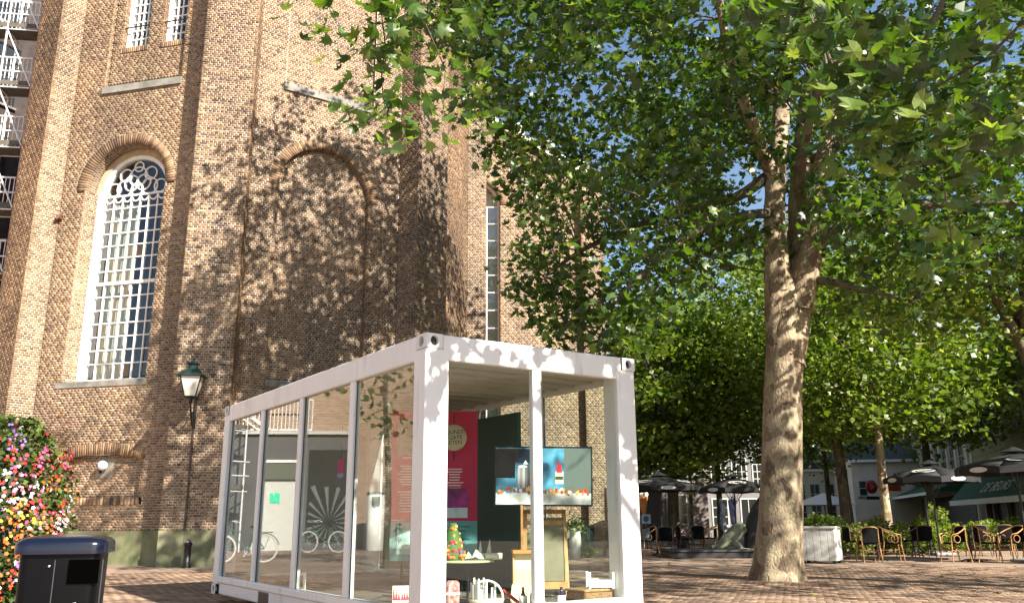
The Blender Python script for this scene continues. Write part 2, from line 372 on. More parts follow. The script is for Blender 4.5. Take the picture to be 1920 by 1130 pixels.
# facet A (sunlit, big arched window)
xcA, RA, zsA, zbA = 2.12, 1.32, 10.42, 4.86
RR = .31; JD = .58
fA = [('arch', xcA, RA+RR, zsA-.1, zsA), ('rect', xcA-RA, xcA+RA, zbA-.12, zsA-.1), ('rect', 1.03, 3.62, 13.62, 17.6)]
PB = P1a
field(P1a, nA, LA, .85, H, fA+[('rect', 1.1, 3.58, 1.70, 2.80), ('rect', 1.0, 3.68, 2.70, 3.0), ('rect', 1.62, 3.06, 2.9, 3.1), ('rect', 1.0, 3.7, 1.48, 1.70)], .10)
ring(PB, nA, 2.34, -3.4, 6.2, 6.5, R(90-12), R(90+12), .004, -.12)
for i in range(24): # brick-on-edge sill of the niche
    x = 1.1+i*.104; P = [PB+tt(nA)*(x+a)+nn(nA)*d+Vector((0,0,z)) for z in (1.50, 1.69) for a, d in ((.006,-.1), (.098,-.1), (.098,.02), (.006,.02))]
    WED.append((P, random.betavariate(2.2,2)))
NB_ = P1a-nn(nA)*.16
field(NB_+tt(nA)*1.0, nA, 2.7, 1.6, 3.2, [('rect', 1.13, 1.60, 2.23, 2.68)], .10)
MQ.append([PB+tt(nA)*1.0-nn(nA)*.007+Vector((0,0,2.78)), PB+tt(nA)*3.7-nn(nA)*.007+Vector((0,0,2.78)), PB+tt(nA)*3.7-nn(nA)*.007+Vector((0,0,3.16)), PB+tt(nA)*1.0-nn(nA)*.007+Vector((0,0,3.16))])
# window ring, jambs and soffit
ring(P1a, nA, xcA, zsA, RA, RA+RR, 0, math.pi, .008, -.105)
for k in range(4): ring(P1a, nA, xcA, zsA, RA+random.uniform(0,.004), RA+.1, 0, math.pi, -.115-.118*k, -.222-.118*k, .066+.004*(k%2))
def jamb(e, sx, ang, zb, zt, depth, splay):
    # wall-side edge e, runs inwards; seen-from-outside order needs left to right
    inn = e-nn(ang)*depth-tt(ang)*(sx*splay)
    if sx < 0:   # left jamb faces right
        v = inn-e; a2 = math.degrees(math.atan2(v.y, v.x))-90; field(e, a2, v.length, zb, zt, (), .1)
    else:
        v = e-inn; a2 = math.degrees(math.atan2(v.y, v.x))-90; field(inn, a2, v.length, zb, zt, (), .1)
jamb(P1a+tt(nA)*(xcA-RA), -1, nA, zbA-.1, zsA, JD, .16); jamb(P1a+tt(nA)*(xcA+RA), 1, nA, zbA-.1, zsA, JD, .16)
jamb(P1a+tt(nA)*1.1, -1, nA, 1.68, 2.9, .16, 0); jamb(P1a+tt(nA)*3.58, 1, nA, 1.68, 2.9, .16, 0)
# upper recessed panel with two windows
UP = P1a-nn(nA)*.13+tt(nA)*1.03
uw = [('rect', .33, 1.22, 15.0, 17.6), ('rect', 1.72, 2.6, 15.0, 17.6)]
field(UP, nA, 2.59, 13.8, 17.7, uw, .12)
jamb(P1a+tt(nA)*1.03, -1, nA, 13.7, 17.6, .13, 0); jamb(P1a+tt(nA)*3.62, 1, nA, 13.7, 17.6, .13, 0)
for a, b in ((.33, 1.22), (1.72, 2.6)):
    jamb(UP+tt(nA)*a, -1, nA, 15.0, 17.6, .3, 0); jamb(UP+tt(nA)*b, 1, nA, 15.0, 17.6, .3, 0)
    n_ = int((b-a+.1)/.07)
    for i in range(n_):
        x = a-.05+i*.07; P = [UP+tt(nA)*(x+q)+nn(nA)*d+Vector((0,0,z)) for z in (14.83, 15.0) for q, d in ((.005,-.32), (.065,-.32), (.065,.02), (.005,.02))]
        WED.append((P, random.betavariate(2.2,2)))
# piers and facet B
field(P1l, nP1f, 1.45, .85, H, (), -.02); field(P1c, nP1r, .7, .85, H, (), .12)
field(P2L, nP2, (P2R-P2L).length, .85, H); field(P2L-nn(nP2)*.7, nP2-90, .7, .85, H); field(P2R, nP2+90, .7, .85, H)
xcB, RB, zsB = 2.24, 1.42, 10.5
field(B0, nB, LB, .85, H, [('arch', xcB, RB+RR, zsB, zsB), ('rect', xcB-RB, xcB+RB, 4.7, zsB), ('rect', .83, 3.7, 13.7, 17.6)], -.05)
field(B0-nn(nB)*.2+tt(nB)*(xcB-RB-.05), nB, 2*RB+.1, 4.6, zsB+RB+.15, (), -.05)
ring(B0, nB, xcB, zsB, RB, RB+RR, 0, math.pi, .008, -.21)
jamb(B0+tt(nB)*(xcB-RB), -1, nB, 4.7, zsB, .2, 0); jamb(B0+tt(nB)*(xcB+RB), 1, nB, 4.7, zsB, .2, 0)
field(B0-nn(nB)*.1+tt(nB)*.83, nB, 2.87, 13.75, 17.7, (), -.03)
field(B1, nP3-90, .8, .85, H, (), -.05); field(P3a, nP3, 1.42, .85, H, (), -.05); field(P3b, nP3+90, .75, .85, H)
field(C0, nC, 4.5, .85, H, (), -.05); field(C1, nP4-90, .72, .85, H, (), -.05); field(P4a, nP4, 1.4, .85, H, (), -.05, mort=True)
# lower wing beyond the octagon, with its own tall window and gable
DW = at(1137, 700, 34.0); DW.z = 0; nD = 273; WD = 9.0; D0 = DW-tt(nD)*WD
pq = pl(882, 560, DW, nD); pq.z = 0; xD = WD-(DW-pq).length; RD = 1.22; zsD = 13.9
fD = [('arch', xD, RD+.32, zsD, zsD), ('rect', xD-RD, xD+RD, 3.2, zsD), ('gable', WD, 15.1, .60)]
field(D0, nD, WD, .6, 20.5, fD, .16)
ring(D0, nD, xD, zsD, RD, RD+.32, 0, math.pi, .01, -.36)
jamb(D0+tt(nD)*(xD-RD), -1, nD, 3.2, zsD, .35, .05); jamb(D0+tt(nD)*(xD+RD), 1, nD, 3.2, zsD, .35, .05)
PE = DW+nn(nD)*.30-tt(nD)*.92
field(PE, nD, .92, .6, 14.6, (), .14); field(PE-nn(nD)*.3, nD-90, .3, .6, 14.6); field(PE+tt(nD)*.92, nD+90, 8, .6, 14.6)
# ---- collect church masonry
n_ = len(BRK)
O_ = np.array([b[0] for b in BRK]); r_ = np.array([b[1] for b in BRK]); nr_ = np.array([b[2] for b in BRK]); ln = np.array([b[3] for b in BRK]); tn = np.array([b[6] for b in BRK]); pr = np.array([b[7] for b in BRK])
ppx, ppy, pD = projn(O_+r_*ln[:,None]*.5)
face = -(nr_*(O_-np.array([0,0,EYE]))).sum(1)/np.linalg.norm(O_-np.array([0,0,EYE]), axis=1)
score = ln*face/pD*((ppx > 330) & (ppx < 428) & (ppy > 120) & (ppy < 700) & (ln > .19))
single = np.zeros(n_, bool); single[np.argsort(-score)[:300]] = True
def brickverts(idx):
    Vv = np.zeros((len(idx),8,3)); up_ = np.array([0,0,1.]); bv = .006
    for i, (a, z) in enumerate(((0,0), (1,0), (1,1), (0,1))):
        Vv[:,i] = O_[idx]+r_[idx]*(ln[idx]*a)[:,None]+up_*(BH*z)-nr_[idx]*.06
        Vv[:,4+i] = O_[idx]+r_[idx]*(bv+(ln[idx]-2*bv)*a)[:,None]+up_*(bv*.6+(BH-1.2*bv)*z)+nr_[idx]*pr[idx][:,None]
    return Vv
idx = np.where(~single)[0]; Vb = brickverts(idx)
Wv = np.array([[tuple(p) for p in q[0]] for q in WED]); Wt = np.array([q[1] for q in WED])
Vall = np.concatenate([Vb, Wv]); tall_ = np.concatenate([tn[idx], Wt])
lowf = np.sin(Vall[:,0,0]*1.3+Vall[:,0,2]*.7)*.05+np.sin(Vall[:,0,2]*2.1-Vall[:,0,1]*.9)*.05
tall_ = np.clip(tall_+lowf, 0, 1)
Fb = (HEXF[None]+(np.arange(len(Vall))*8)[:,None,None]).reshape(-1,4)
npmesh('brickwork', Vall.reshape(-1,3), Fb, M_brick, church, np.repeat(tall_, 5), off=church.location, kind='stuff')
cub = bpy.data.meshes.new('brick'); bz = .03
cub.from_pydata([(0,-1,0), (1,-1,0), (1,-1,1), (0,-1,1), (bz,0,.06), (1-bz,0,.06), (1-bz,0,.94), (bz,0,.94)], [], [tuple(f) for f in HEXF]); cub.materials.append(M_brick1)
for i in np.where(single)[0]:
    o = bpy.data.objects.new('brick', cub); COL.objects.link(o); o.parent = church
    rr, nn_ = Vector(r_[i]), Vector(nr_[i]); P = Vector(O_[i])+nn_*pr[i]-church.location
    o.matrix_local = Matrix(((rr.x*ln[i], nn_.x*.06, 0, P.x), (rr.y*ln[i], nn_.y*.06, 0, P.y), (0, 0, BH, P.z), (0,0,0,1)))
Mv = np.array([[tuple(p) for p in q] for q in MQ]); Fm = np.arange(len(Mv)*4).reshape(-1,4)
npmesh('mortar', Mv.reshape(-1,3), Fm, M_mortar, church, off=church.location)
# mortar bed behind the rings
m = MB()
def ringbed(O, ang, xc, zs, r0, r1, d0, d1, N=28):
    for i in range(N):
        t0, t1 = math.pi*i/N, math.pi*(i+1)/N; P = []
        for d in (d1, d0):
            for t, q in ((t0, r0), (t0, r1), (t1, r1), (t1, r0)): P.append(O+tt(ang)*(xc+q*math.cos(t))+nn(ang)*d+Vector((0,0,zs+q*math.sin(t))))
        m.hexa([P[0],P[3],P[2],P[1],P[4],P[7],P[6],P[5]])
for a_ in ((P1a, nA, xcA, zsA, RA+.006, RA+RR+.07, -.004, -JD-.03), (B0, nB, xcB, zsB, RB+.006, RB+RR+.07, -.004, -.205), (D0, nD, xD, zsD, RD+.006, RD+.38, -.004, -.35)):
    m = MB(); ringbed(*a_); m.build('arch_mortar', M_mortar, church, world=True)
# hidden sides, roof, plinth, stone bands
m = MB(); back = [P4b, P4b+tt(nP4)*5, P4b+Vector((-1,9,0)), P1l+Vector((4,13,0)), P1l+Vector((-1.6,7,0)), P1l+Vector((-.4,.6,0)), P1l-nn(nP1f)*.05]
for a, b in zip(back[:-1], back[1:]):
    m.add([a, b, b+Vector((0,0,H)), a+Vector((0,0,H))], [(0,1,2,3)])
q0 = D0-nn(nD)*1.5; q1 = DW-nn(nD)*1.5; m.add([q0, q1, q1+Vector((0,0,14.9)), q0+Vector((0,0,19))], [(0,1,2,3)])
m.build('rear_wall', mat('plain brick', (.26,.16,.11), .9, var=.3, scale=4), church, world=True)
m = MB(); poly = [P1l, P1c, P1a, A0, P2L, P2R, B0, B1, P3a, P3b, C0, C1, P4a, P4b]+back[1:-1]
V = [p+Vector((0,0,H)) for p in poly]; cc = sum(poly, Vector())/len(poly)+Vector((0,0,H+5)); V.append(cc); k = len(poly)
m.add(V, [(i, (i+1) % k, k) for i in range(k)]); m.build('roof', mat('slate', (.06,.065,.075), .6, var=.3, scale=6), church, world=True)
M_pl = mat('algae stained plaster plinth', (.27,.26,.16), .9, col2=(.10,.12,.05), scale=1.6, bump=.4)
m = MB()
def slab(a, b, ang, z0, z1, off, dep=.2):
    n = nn(ang); m.hexa([a-n*dep+Vector((0,0,z0)), b-n*dep+Vector((0,0,z0)), b+n*off+Vector((0,0,z0)), a+n*off+Vector((0,0,z0)), a-n*dep+Vector((0,0,z1)), b-n*dep+Vector((0,0,z1)), b+n*off+Vector((0,0,z1)), a+n*off+Vector((0,0,z1))])
slab(PB, PB+(A0-P1a), nA, 0, .85, .05); slab(P2L, P2R, nP2, 0, .86, .05); slab(P2R, B0, nP2+90, 0, .855, .04); slab(B0, B1, nB, 0, .85, .05); slab(P1c, P1a, nP1r, 0, .86, .05)
slab(P1l, P1c, nP1f, 0, .85, .05); slab(B1, P3a, nP3-90, 0, .85, .05); slab(P3a, P3b, nP3, 0, .86, .05); slab(C0, C1, nC, 0, .85, .04); slab(D0, DW, nD, 0, .6, .05); slab(PE, PE+tt(nD)*.92, nD, 0, .61, .04)
m.build('plinth', M_pl, church, world=True)
for nm, O, ang, x0, x1, z0, z1, off in (('stone_ledge', P1a, nA, .98, 3.66, 13.44, 13.66, .06), ('window_sill', P1a, nA, .62, 3.5, 4.62, 4.78, .02), ('stone_ledge', B0, nB, .78, 3.75, 13.5, 13.74, .06), ('stone_ledge', B0, nB, xcB-RB-.05, xcB+RB+.05, 4.6, 4.78, .08)):
    m = MB(); slab(O+tt(ang)*x0, O+tt(ang)*x1, ang, z0, z1, off, .3); m.build(nm, M_stone, church, world=True)
# gable coping of the wing with white stone scrolls
m = MB(); ga = DW+tt(nD)*.1+nn(nD)*.12+Vector((0,0,14.95)); gb = DW-tt(nD)*(WD-.1)+nn(nD)*.12+Vector((0,0,14.95+.60*(WD-.2)))
m.bar(ga-nn(nD)*.1, gb-nn(nD)*.1, .45, .28)
for k in range(7):
    c = ga.lerp(gb, .12+k*.14); m.torus(c+Vector((0,0,.33)), .17, .07, 'Y', 12, 6); m.box(c+Vector((.2,0,.2)), (.2,.22,.2))
m.build('gable_coping', mat('white stone', (.66,.64,.58), .8, var=.15, scale=5), church, world=True)
# ---- windows of the church
def wplane(O, ang, x, z, d=0): return O+tt(ang)*x+nn(ang)*d+Vector((0,0,z))
def wbox(m, O, ang, x0, x1, z0, z1, d0, d1):
    P = [wplane(O, ang, x, z0, d) for x, d in ((x0,d1), (x1,d1), (x1,d0), (x0,d0))]+[wplane(O, ang, x, z1, d) for x, d in ((x0,d1), (x1,d1), (x1,d0), (x0,d0))]
    m.hexa(P)
def arcbar(m, O, ang, xc, zc, r, wd, a0, a1, d0, d1, N=14, rz=1.0):
    for i in range(N):
        t0, t1 = a0+(a1-a0)*i/N, a0+(a1-a0)*(i+1)/N; P = []
        for d in (d1, d0):
            for t, q in ((t0, r-wd/2), (t0, r+wd/2), (t1, r+wd/2), (t1, r-wd/2)): P.append(wplane(O, ang, xc+q*math.cos(t), zc+q*math.sin(t)*rz, d))
        m.hexa([P[0],P[3],P[2],P[1],P[4],P[7],P[6],P[5]])
def church_window(O, ang, xc, hw, zb, zs, dd, cols, rows_z, label, fan=True, fw=.12, meet=None):
    m = MB(); wbox(m, O, ang, xc-hw, xc-hw+fw, zb, zs, -dd+.22 if fan else -dd+.10, -dd-.06); wbox(m, O, ang, xc+hw-fw, xc+hw, zb, zs, -dd+.10, -dd-.06); wbox(m, O, ang, xc-hw+fw, xc+hw-fw, zb, zb+.1, -dd+.12, -dd-.06)
    if fan: arcbar(m, O, ang, xc, zs, hw-fw/2, fw, 0, math.pi, -dd+.10, -dd-.06, 24)
    else: wbox(m, O, ang, xc-hw+fw, xc+hw-fw, zs-.1, zs, -dd+.1, -dd-.06)
    if meet: wbox(m, O, ang, xc-hw+fw, xc+hw-fw, meet-.045, meet+.045, -dd+.075, -dd-.05)
    fr = m.build('window', M_frame, church, world=True)
    xs = np.linspace(xc-hw+fw, xc+hw-fw, cols+1)
    for x in xs[1:-1]:
        mm = MB(); wbox(mm, O, ang, x-.017, x+.017, zb+.1, rows_z[-1]+.02, -dd+.045, -dd-.01); mm.build('glazing_bar', M_frame, fr, world=True)
    for z in rows_z[1:]:
        if meet and abs(z-meet) < .1: continue
        mm = MB(); wbox(mm, O, ang, xc-hw+fw, xc+hw-fw, z-.017, z+.017, -dd+.04, -dd-.012); mm.build('glazing_bar', M_frame, fr, world=True)
    for i in range(cols):
        for j in range(len(rows_z)-1):
            mm = MB(); tx = random.uniform(-.004, .004); ty = random.uniform(-.004, .004)
            a = [wplane(O, ang, x, z, -dd+q) for x, z, q in ((xs[i], rows_z[j], tx), (xs[i+1], rows_z[j], -tx), (xs[i+1], rows_z[j+1], -tx+ty), (xs[i], rows_z[j+1], tx+ty))]
            mm.add(a, [(0,1,2,3)]); mm.build('pane', M_pane, fr, world=True)
    return fr
rowsA = list(np.linspace(4.96, 7.68, 8))+list(np.linspace(7.68, 10.35, 8))[1:]
XC2, HW2 = 2.1, 1.16
winA = church_window(P1a, nA, XC2, HW2, 4.8, zsA, JD, 7, rowsA, '', True, .13, 7.68)
m = MB(); arcbar(m, P1a, nA, XC2, zsA, HW2+.09, .22, 0, math.pi, -JD+.14, -JD-.08, 28); m.build('arch_band', mat('tan stone band', (.45,.36,.25), .85, var=.2, scale=5), church, world=True)
dd = JD; zf = 10.35; m = MB()
ri = HW2-.13
wbox(m, P1a, nA, XC2-ri, XC2+ri, zf-.02, zf+.03, -dd+.05, -dd-.01)
for i in range(7): arcbar(m, P1a, nA, XC2-ri+(i+.5)*2*ri/7, zf, ri/7, .03, math.pi, 2*math.pi, -dd+.05, -dd, 8, 1.3)
for xx, zz, rr in ((0,.55,.30), (-.42,.22,.26), (.42,.22,.26), (-.78,.2,.2), (.78,.2,.2), (0,.16,.2), (-.42,.62,.2), (.42,.62,.2), (0,.86,.15), (-.2,.36,.24), (.2,.36,.24)):
    arcbar(m, P1a, nA, XC2+xx, zsA+zz-.05, rr, .032, 0, 2*math.pi, -dd+.045, -dd, 18)
m.build('tracery', M_frame, winA, world=True)
m = MB(); V = [wplane(P1a, nA, XC2+ri*math.cos(t), zsA+ri*math.sin(t), -dd-.004) for t in np.linspace(0, math.pi, 20)]+[wplane(P1a, nA, XC2-ri, zf, -dd-.004), wplane(P1a, nA, XC2+ri, zf, -dd-.004)]
m.add(V, [tuple(range(len(V)))]); m.build('fanlight_pane', M_pane, winA, world=True)
for a, b in ((.33, 1.22), (1.72, 2.6)):
    wu = church_window(UP, nA, (a+b)/2, (b-a)/2, 15.0, 17.6, .27, 4, list(np.linspace(15.1, 17.5, 9)), '', False, .1)
    m = MB(); m.tube([wplane(UP, nA, a-.02, 15.72, -.05), wplane(UP, nA, b+.02, 15.72, -.05)], .022, 6); m.build('stay_bar', M_dark, wu, world=True)
m = MB(); wbox(m, D0, nD, xD-RD-.2, xD+RD+.2, 3, zsD+RD+.1, -.62, -.66); m.build('blind', mat('pale pane sheen', (.50,.52,.48), .9), church, world=True)  # added sheet, no real blind: reflection on the panes put into pale colour
church_window(D0, nD, xD, RD, 3.2, zsD, .3, 5, list(np.linspace(3.4, zsD, 15)), '', True, .09)
# pale curtain behind the left half of the big window
m = MB(); V = []; N = 40
for i in range(N+1):
    x = XC2-HW2+.15+i*.95/N; d = -JD-.28+.06*math.sin(i*1.9)+.02*math.sin(i*.7)
    V += [wplane(P1a, nA, x, 4.9, d), wplane(P1a, nA, x, 10.2, d)]
m.add(V, [(2*i, 2*i+2, 2*i+3, 2*i+1) for i in range(N)], True)
tag(m.build('curtain', mat('cream curtain', (.62,.60,.48), .9)), 'pale cream curtain hanging behind the left side of the big arched church window', 'curtain')
# niche vent plate and camera
scp = wplane(P1a, nA, 2.37, 2.46, -.16)
cam_t = thing('security_camera', 'small white dome security camera on a square plate in the low church niche', 'camera', scp, R(nA+90))
MB().box((0,.02,0), (.52,.05,.50)).build('plate', mat('grey zinc plate', (.30,.27,.23), .7, var=.2), cam_t)
MB().ell((.05,-.16,.05), (.13,.13,.13), 14, 10).build('dome', mat('white plastic', (.75,.76,.78), .25), cam_t)
m = MB(); m.tube([(-.12,0,-.12), (-.09,-.1,-.03), (0,-.16,.04)], [.035,.03,.04], 8); m.ell((-.03,-.2,.05), (.07,.07,.07), 10, 6); m.build('bracket', M_dark, cam_t)

# ------------------------------------------------------------------ glass container
CX, CY, CH, CZ = 2.438, 6.058, 2.56, .117
cont = thing('glass_container', 'white steel shipping container with large glass walls used as an exhibition booth on the square', 'container', (CN.x, CN.y, CZ), yaw)
M_cas = mat('white casting', (.72,.72,.70), .5, var=.15, scale=8)
M_int = mat('inner lining', (.50,.48,.42), .7, var=.1, scale=2)
def casting(x, y, z, sx, sy):
    m = MB(); X, Y, Z = .165, .18, .13; t = .012
    # hollow block: frame faces with an oval opening on the two outer sides
    def face(o, u, v, W_, H_, n):
        N = 20; c = o+u*W_/2+v*H_/2; V = []; F = []
        for k in range(N):
            a = 2*math.pi*k/N; ca, sa = math.cos(a), math.sin(a); s_ = min(W_/2/max(1e-6, abs(ca)), H_/2/max(1e-6, abs(sa)))
            V.append(c+u*ca*s_+v*sa*s_); V.append(c+u*ca*W_*.24+v*sa*H_*.36); V.append(V[-1]-n*.04)
        for k in range(N):
            j = (k+1) % N; F += [(3*k,3*j,3*j+1,3*k+1), (3*k+1,3*j+1,3*j+2,3*k+2)]
        m.add(V, F)
    e = .004
    o = Vector((x, y, z)); ux, uy, uz = Vector((1,0,0)), Vector((0,1,0)), Vector((0,0,1))
    xo = x-e if sx < 0 else x+X+e; yo = y-e if sy < 0 else y+Y+e
    face(Vector((xo, y-e, z)), uy, uz, Y+2*e, Z, Vector((sx,0,0))); face(Vector((x-e, yo, z)), ux, uz, X+2*e, Z, Vector((0,sy,0)))
    m.add([(x-e,y-e,z+Z), (x+X+e,y-e,z+Z), (x+X+e,y+Y+e,z+Z), (x-e,y+Y+e,z+Z)], [(0,1,2,3)]); m.add([(x-e,y-e,z), (x+X+e,y-e,z), (x+X+e,y+Y+e,z), (x-e,y+Y+e,z)], [(3,2,1,0)])
    ob = m.build('corner_casting', M_cas, cont)
    MB().box((x+X/2, y+Y/2, z+Z/2), (X-.07, Y-.07, Z-.02)).build('casting_recess', M_dark, ob)
PW, PD = .235, .23
for x in (0, CX-PW):
    for y in (0, CY-PD):
        m = MB(); m.bev((x+PW/2, y+PD/2, CH/2), (PW, PD, CH-.26), .012); post = m.build('corner_post', M_white, cont)
        for z in (0, CH-.13): casting(x if x == 0 else CX-.165, y if y == 0 else CY-.18, z, -1 if x == 0 else 1, -1 if y == 0 else 1)
TR, BR = .225, .235
for y0_, sg in ((0, 1), (CY, -1)):
    m = MB(); m.bev((CX/2, y0_+sg*.055, CH-TR/2+.0), (CX-.34, .10, TR), .01); m.build('top_rail', M_white, cont)
    m = MB(); m.bev((CX/2, y0_+sg*.055, .10), (CX-2*PW+.0, .10, .20), .01); m.bev((CX/2, y0_+sg*.05, .215), (CX-2*PW, .13, .03), .008); m.build('bottom_rail', M_white, cont)
for x0_, sg in ((0, 1), (CX, -1)):
    m = MB(); m.bev((x0_+sg*.055, CY/2, CH-TR/2), (.10, CY-.37, TR), .01); m.build('top_rail', M_white, cont)
    m = MB(); m.bev((x0_+sg*.065, CY/2, .08), (.07, CY-2*PD, .15), .01); m.bev((x0_+sg*.055, CY/2, .195), (.10, CY-2*PD, .085), .01); br = m.build('bottom_rail', M_white, cont)
    for yy in (2.05, 3.98):
        m = MB(); m.box((x0_+sg*.0285, yy, .075), (.006, .36, .13)); m.build('forklift_pocket', M_dark, br)
m = MB()
for k in range(int((CY-.3)/.28)):
    y = .15+k*.28; m.hexa([(.05,y,CH-.055), (CX-.05,y,CH-.055), (CX-.05,y+.2,CH-.055), (.05,y+.2,CH-.055), (.05,y+.04,CH-.02), (CX-.05,y+.04,CH-.02), (CX-.05,y+.16,CH-.02), (.05,y+.16,CH-.02)])
m.box((CX/2, CY/2, CH-.06), (CX-.1, CY-.2, .03)); m.build('roof', M_white, cont)
m = MB(); m.box((CX/2, CY/2, CH-.16), (CX-.22, CY-.22, .02))
for k in range(19): m.box((CX/2, .3+k*.30, CH-.18), (CX-.24, .10, .025))
m.build('ceiling', M_int, cont)
m = MB(); m.box((CX/2, CY/2, .17), (CX-.2, CY-.2, .06)); m.build('floor', mat('grey vinyl floor', (.16,.15,.13), .5, var=.2, scale=3), cont)
LM = [.23, 1.588, 3.025, 4.405, CY-.23]
for x0_, sg in ((0, 1), (CX, -1)):
    for y in LM[1:-1]:
        m = MB(); m.bev((x0_+sg*.05, y, (CH-TR+BR)/2), (.08, .115, CH-TR-BR), .01); m.build('mullion', M_white, cont)
    for a, b in zip(LM[:-1], LM[1:]):
        m = MB(); m.box((x0_+sg*.05, (a+b)/2, (CH-TR+BR)/2), (.006, b-a, CH-TR-BR)); q = m.build('glass_pane', M_glass2 if sg > 0 else M_glass, cont)
        for yy in (a+.061, b-.061): MB().box((x0_+sg*.042, yy, (CH-TR+BR)/2), (.008, .009, CH-TR-BR)).build('gasket', mat('black rubber', (.02,.02,.02), .6), q)
m = MB(); m.bev((1.208, .05, (CH-TR+.23)/2), (.10, .08, CH-TR-.23), .01); m.build('mullion', M_white, cont)
for a, b in ((PW, 1.158), (1.258, CX-PW)):
    m = MB(); m.box(((a+b)/2, .05, (CH-TR+.23)/2), (b-a, .006, CH-TR-.23)); m.build('glass_pane', M_glass, cont)
m = MB(); m.box((CX/2, CY-.05, (CH-TR+.2)/2), (CX-2*PW, .04, CH-TR-.2)); m.build('end_wall', M_int, cont)
m = MB(); m.box((2.30, 2.75, 1.2), (.05, 1.7, 2.0)); m.build('partition_panel', mat('dark green panel', (.03,.085,.075), .6), cont)
def inside(px, py, y): return cont_inv @ at(px, py, y)
cont_inv = loc_of(cont).inverted()
FZ = CZ+.20   # floor level inside
def front_rz(extra=0): return yaw+extra
# information banner
b0 = at(812, 1052, 9.9); bz0 = at(812, 1050, 9.9).z; bz1 = at(812, 771, 9.9).z; BWd = .98
ban = thing('display_banner', 'pink and teal roll-up information banner standing behind the near corner post', 'banner', (b0.x, b0.y, FZ), R(2))
MP = mat('magenta print', (.52,.01,.07), .5); MT = mat('teal print', (.11,.34,.33), .5); MW = mat('white print', (.8,.78,.74), .6)
hz, h1 = bz0-FZ, bz1-FZ; zt_ = hz+.255*(h1-hz)
MB().box((0,0,(zt_+h1)/2), (BWd,.02,h1-zt_)).build('pink_field', MP, ban); MB().box((0,0,(hz+zt_)/2), (BWd,.02,zt_-hz)).build('teal_field', MT, ban)
MB().bar((-.35,.03,0), (-.35,.03,h1), .025).build('leg', M_dark, ban); MB().bar((.35,.03,0), (.35,.03,h1), .025).build('leg', M_dark, ban)
m = MB()
for blk, (x0_, x1_, za, zb) in enumerate(((-.40,-.06,.50,.64), (-.40,-.06,.32,.47), (.15,.34,.42,.62), (-.38,.0,.68,.72))):
    n = max(2, int((zb-za)*(h1-hz)/.028))
    for k in range(n): m.box(((x0_+x1_)/2-random.uniform(0,.02), -.0125, hz+(h1-hz)*(za+(zb-za)*k/n)), (x1_-x0_-random.uniform(0,.08), .003, .010))
m.build('printed_lines', MW, ban)
MB().box((-.27,-.0125,hz+.82*(h1-hz)), (.32,.004,.42)).build('portrait_print', mat('beige print', (.42,.36,.27), .6, col2=(.05,.05,.04), scale=9), ban)
MB().box((.24,-.0125,hz+.385*(h1-hz)), (.30,.004,.30)).build('photo_print', mat('violet print', (.5,.02,.28), .5, col2=(.10,.01,.08), scale=7), ban)
MB().box((.24,-.0145,hz+.31*(h1-hz)), (.28,.004,.11)).build('photo_print', mat('pale blue print', (.45,.62,.72), .5, col2=(.75,.78,.8), scale=10), ban)
m = MB()
for k in range(5): m.box((.1, -.0125, zt_-.06-.045*k), (.62-.1*(k%3), .003, .012))
m.build('printed_lines', mat('blue print', (.03,.14,.26), .6), ban)
MB().box((-.2,-.014,hz+.12*(h1-hz)), (.42,.004,.26)).build('white_patch', mat('white teal print', (.75,.8,.78), .5, col2=(.15,.45,.42), scale=4), ban)
sp_ = at(851, 820, 9.6)
rs = thing('round_sign', 'round cream cardboard sign with hand written black lettering before the pink banner', 'sign', sp_, R(-3))
m = MB(); m.lathe([(.0,-.008), (.145,-.008), (.145,.008), (0,.008)], 32); sg_ = m.build('disc', mat('cream card', (.60,.52,.36), .8, var=.1), rs); sg_.rotation_euler = (R(90),0,0)
MI = mat('black ink', (.012,.012,.012), .8)
for s_, z in (('QUNST?', .06), ('GATE', 0), ('ETEN', -.055)): text('lettering', s_, .062, MI, rs, Matrix.Translation((.02,-.0095,z)) @ Matrix.Rotation(R(90), 4, 'X') @ Matrix.Rotation(R(3), 4, 'Z'), .0008)
MB().box((0,.012,-.0), (.012,.012,.5)).build('hanger', M_dark, rs)
# television on an easel
tc0 = at(1019, 892, 8.75); tvw = (at(1111,892,8.75)-at(926,892,8.75)).length; tvh = (at(1019,836,8.75)-at(1019,948,8.75)).length
tv = thing('television', 'flat television screen showing a still life picture, propped on the tall easel', 'television', tc0, R(3))
tv.rotation_euler = (R(4), R(.6), R(3))
MB().bev((0,.02,0), (tvw,.05,tvh), .006).build('housing', M_dark, tv)
W2, H2 = tvw/2-.018, tvh/2-.018
scr = MB().box((0,-.009,0), (2*W2,.004,2*H2)).build('screen', None, tv)
def screen_mat(nm, c, c2, sc, e):
    m = mat(nm, (.02,.02,.02), .15, emit=(c, e)); t = m.node_tree; b = t.nodes['Principled BSDF']
    tc = t.nodes.new('ShaderNodeTexCoord'); n = t.nodes.new('ShaderNodeTexNoise'); n.inputs['Scale'].default_value = sc; n.inputs['Detail'].default_value = 3; t.links.new(tc.outputs['Object'], n.inputs['Vector'])
    r = t.nodes.new('ShaderNodeValToRGB'); r.color_ramp.elements[0].position = .35; r.color_ramp.elements[1].position = .65; r.color_ramp.elements[0].color = (*c2,1); r.color_ramp.elements[1].color = (*c,1)
    t.links.new(n.outputs['Fac'], r.inputs[0]); t.links.new(r.outputs[0], b.inputs['Emission Color']); t.links.new(r.outputs[0], b.inputs['Base Color']); return m
scr.data.materials.append(screen_mat('screen blue', (.12,.42,.62), (.012,.03,.05), 3.2, .12))
MS = lambda nm, c, e=.12: mat('screen '+nm, c, .2, emit=(c, e))
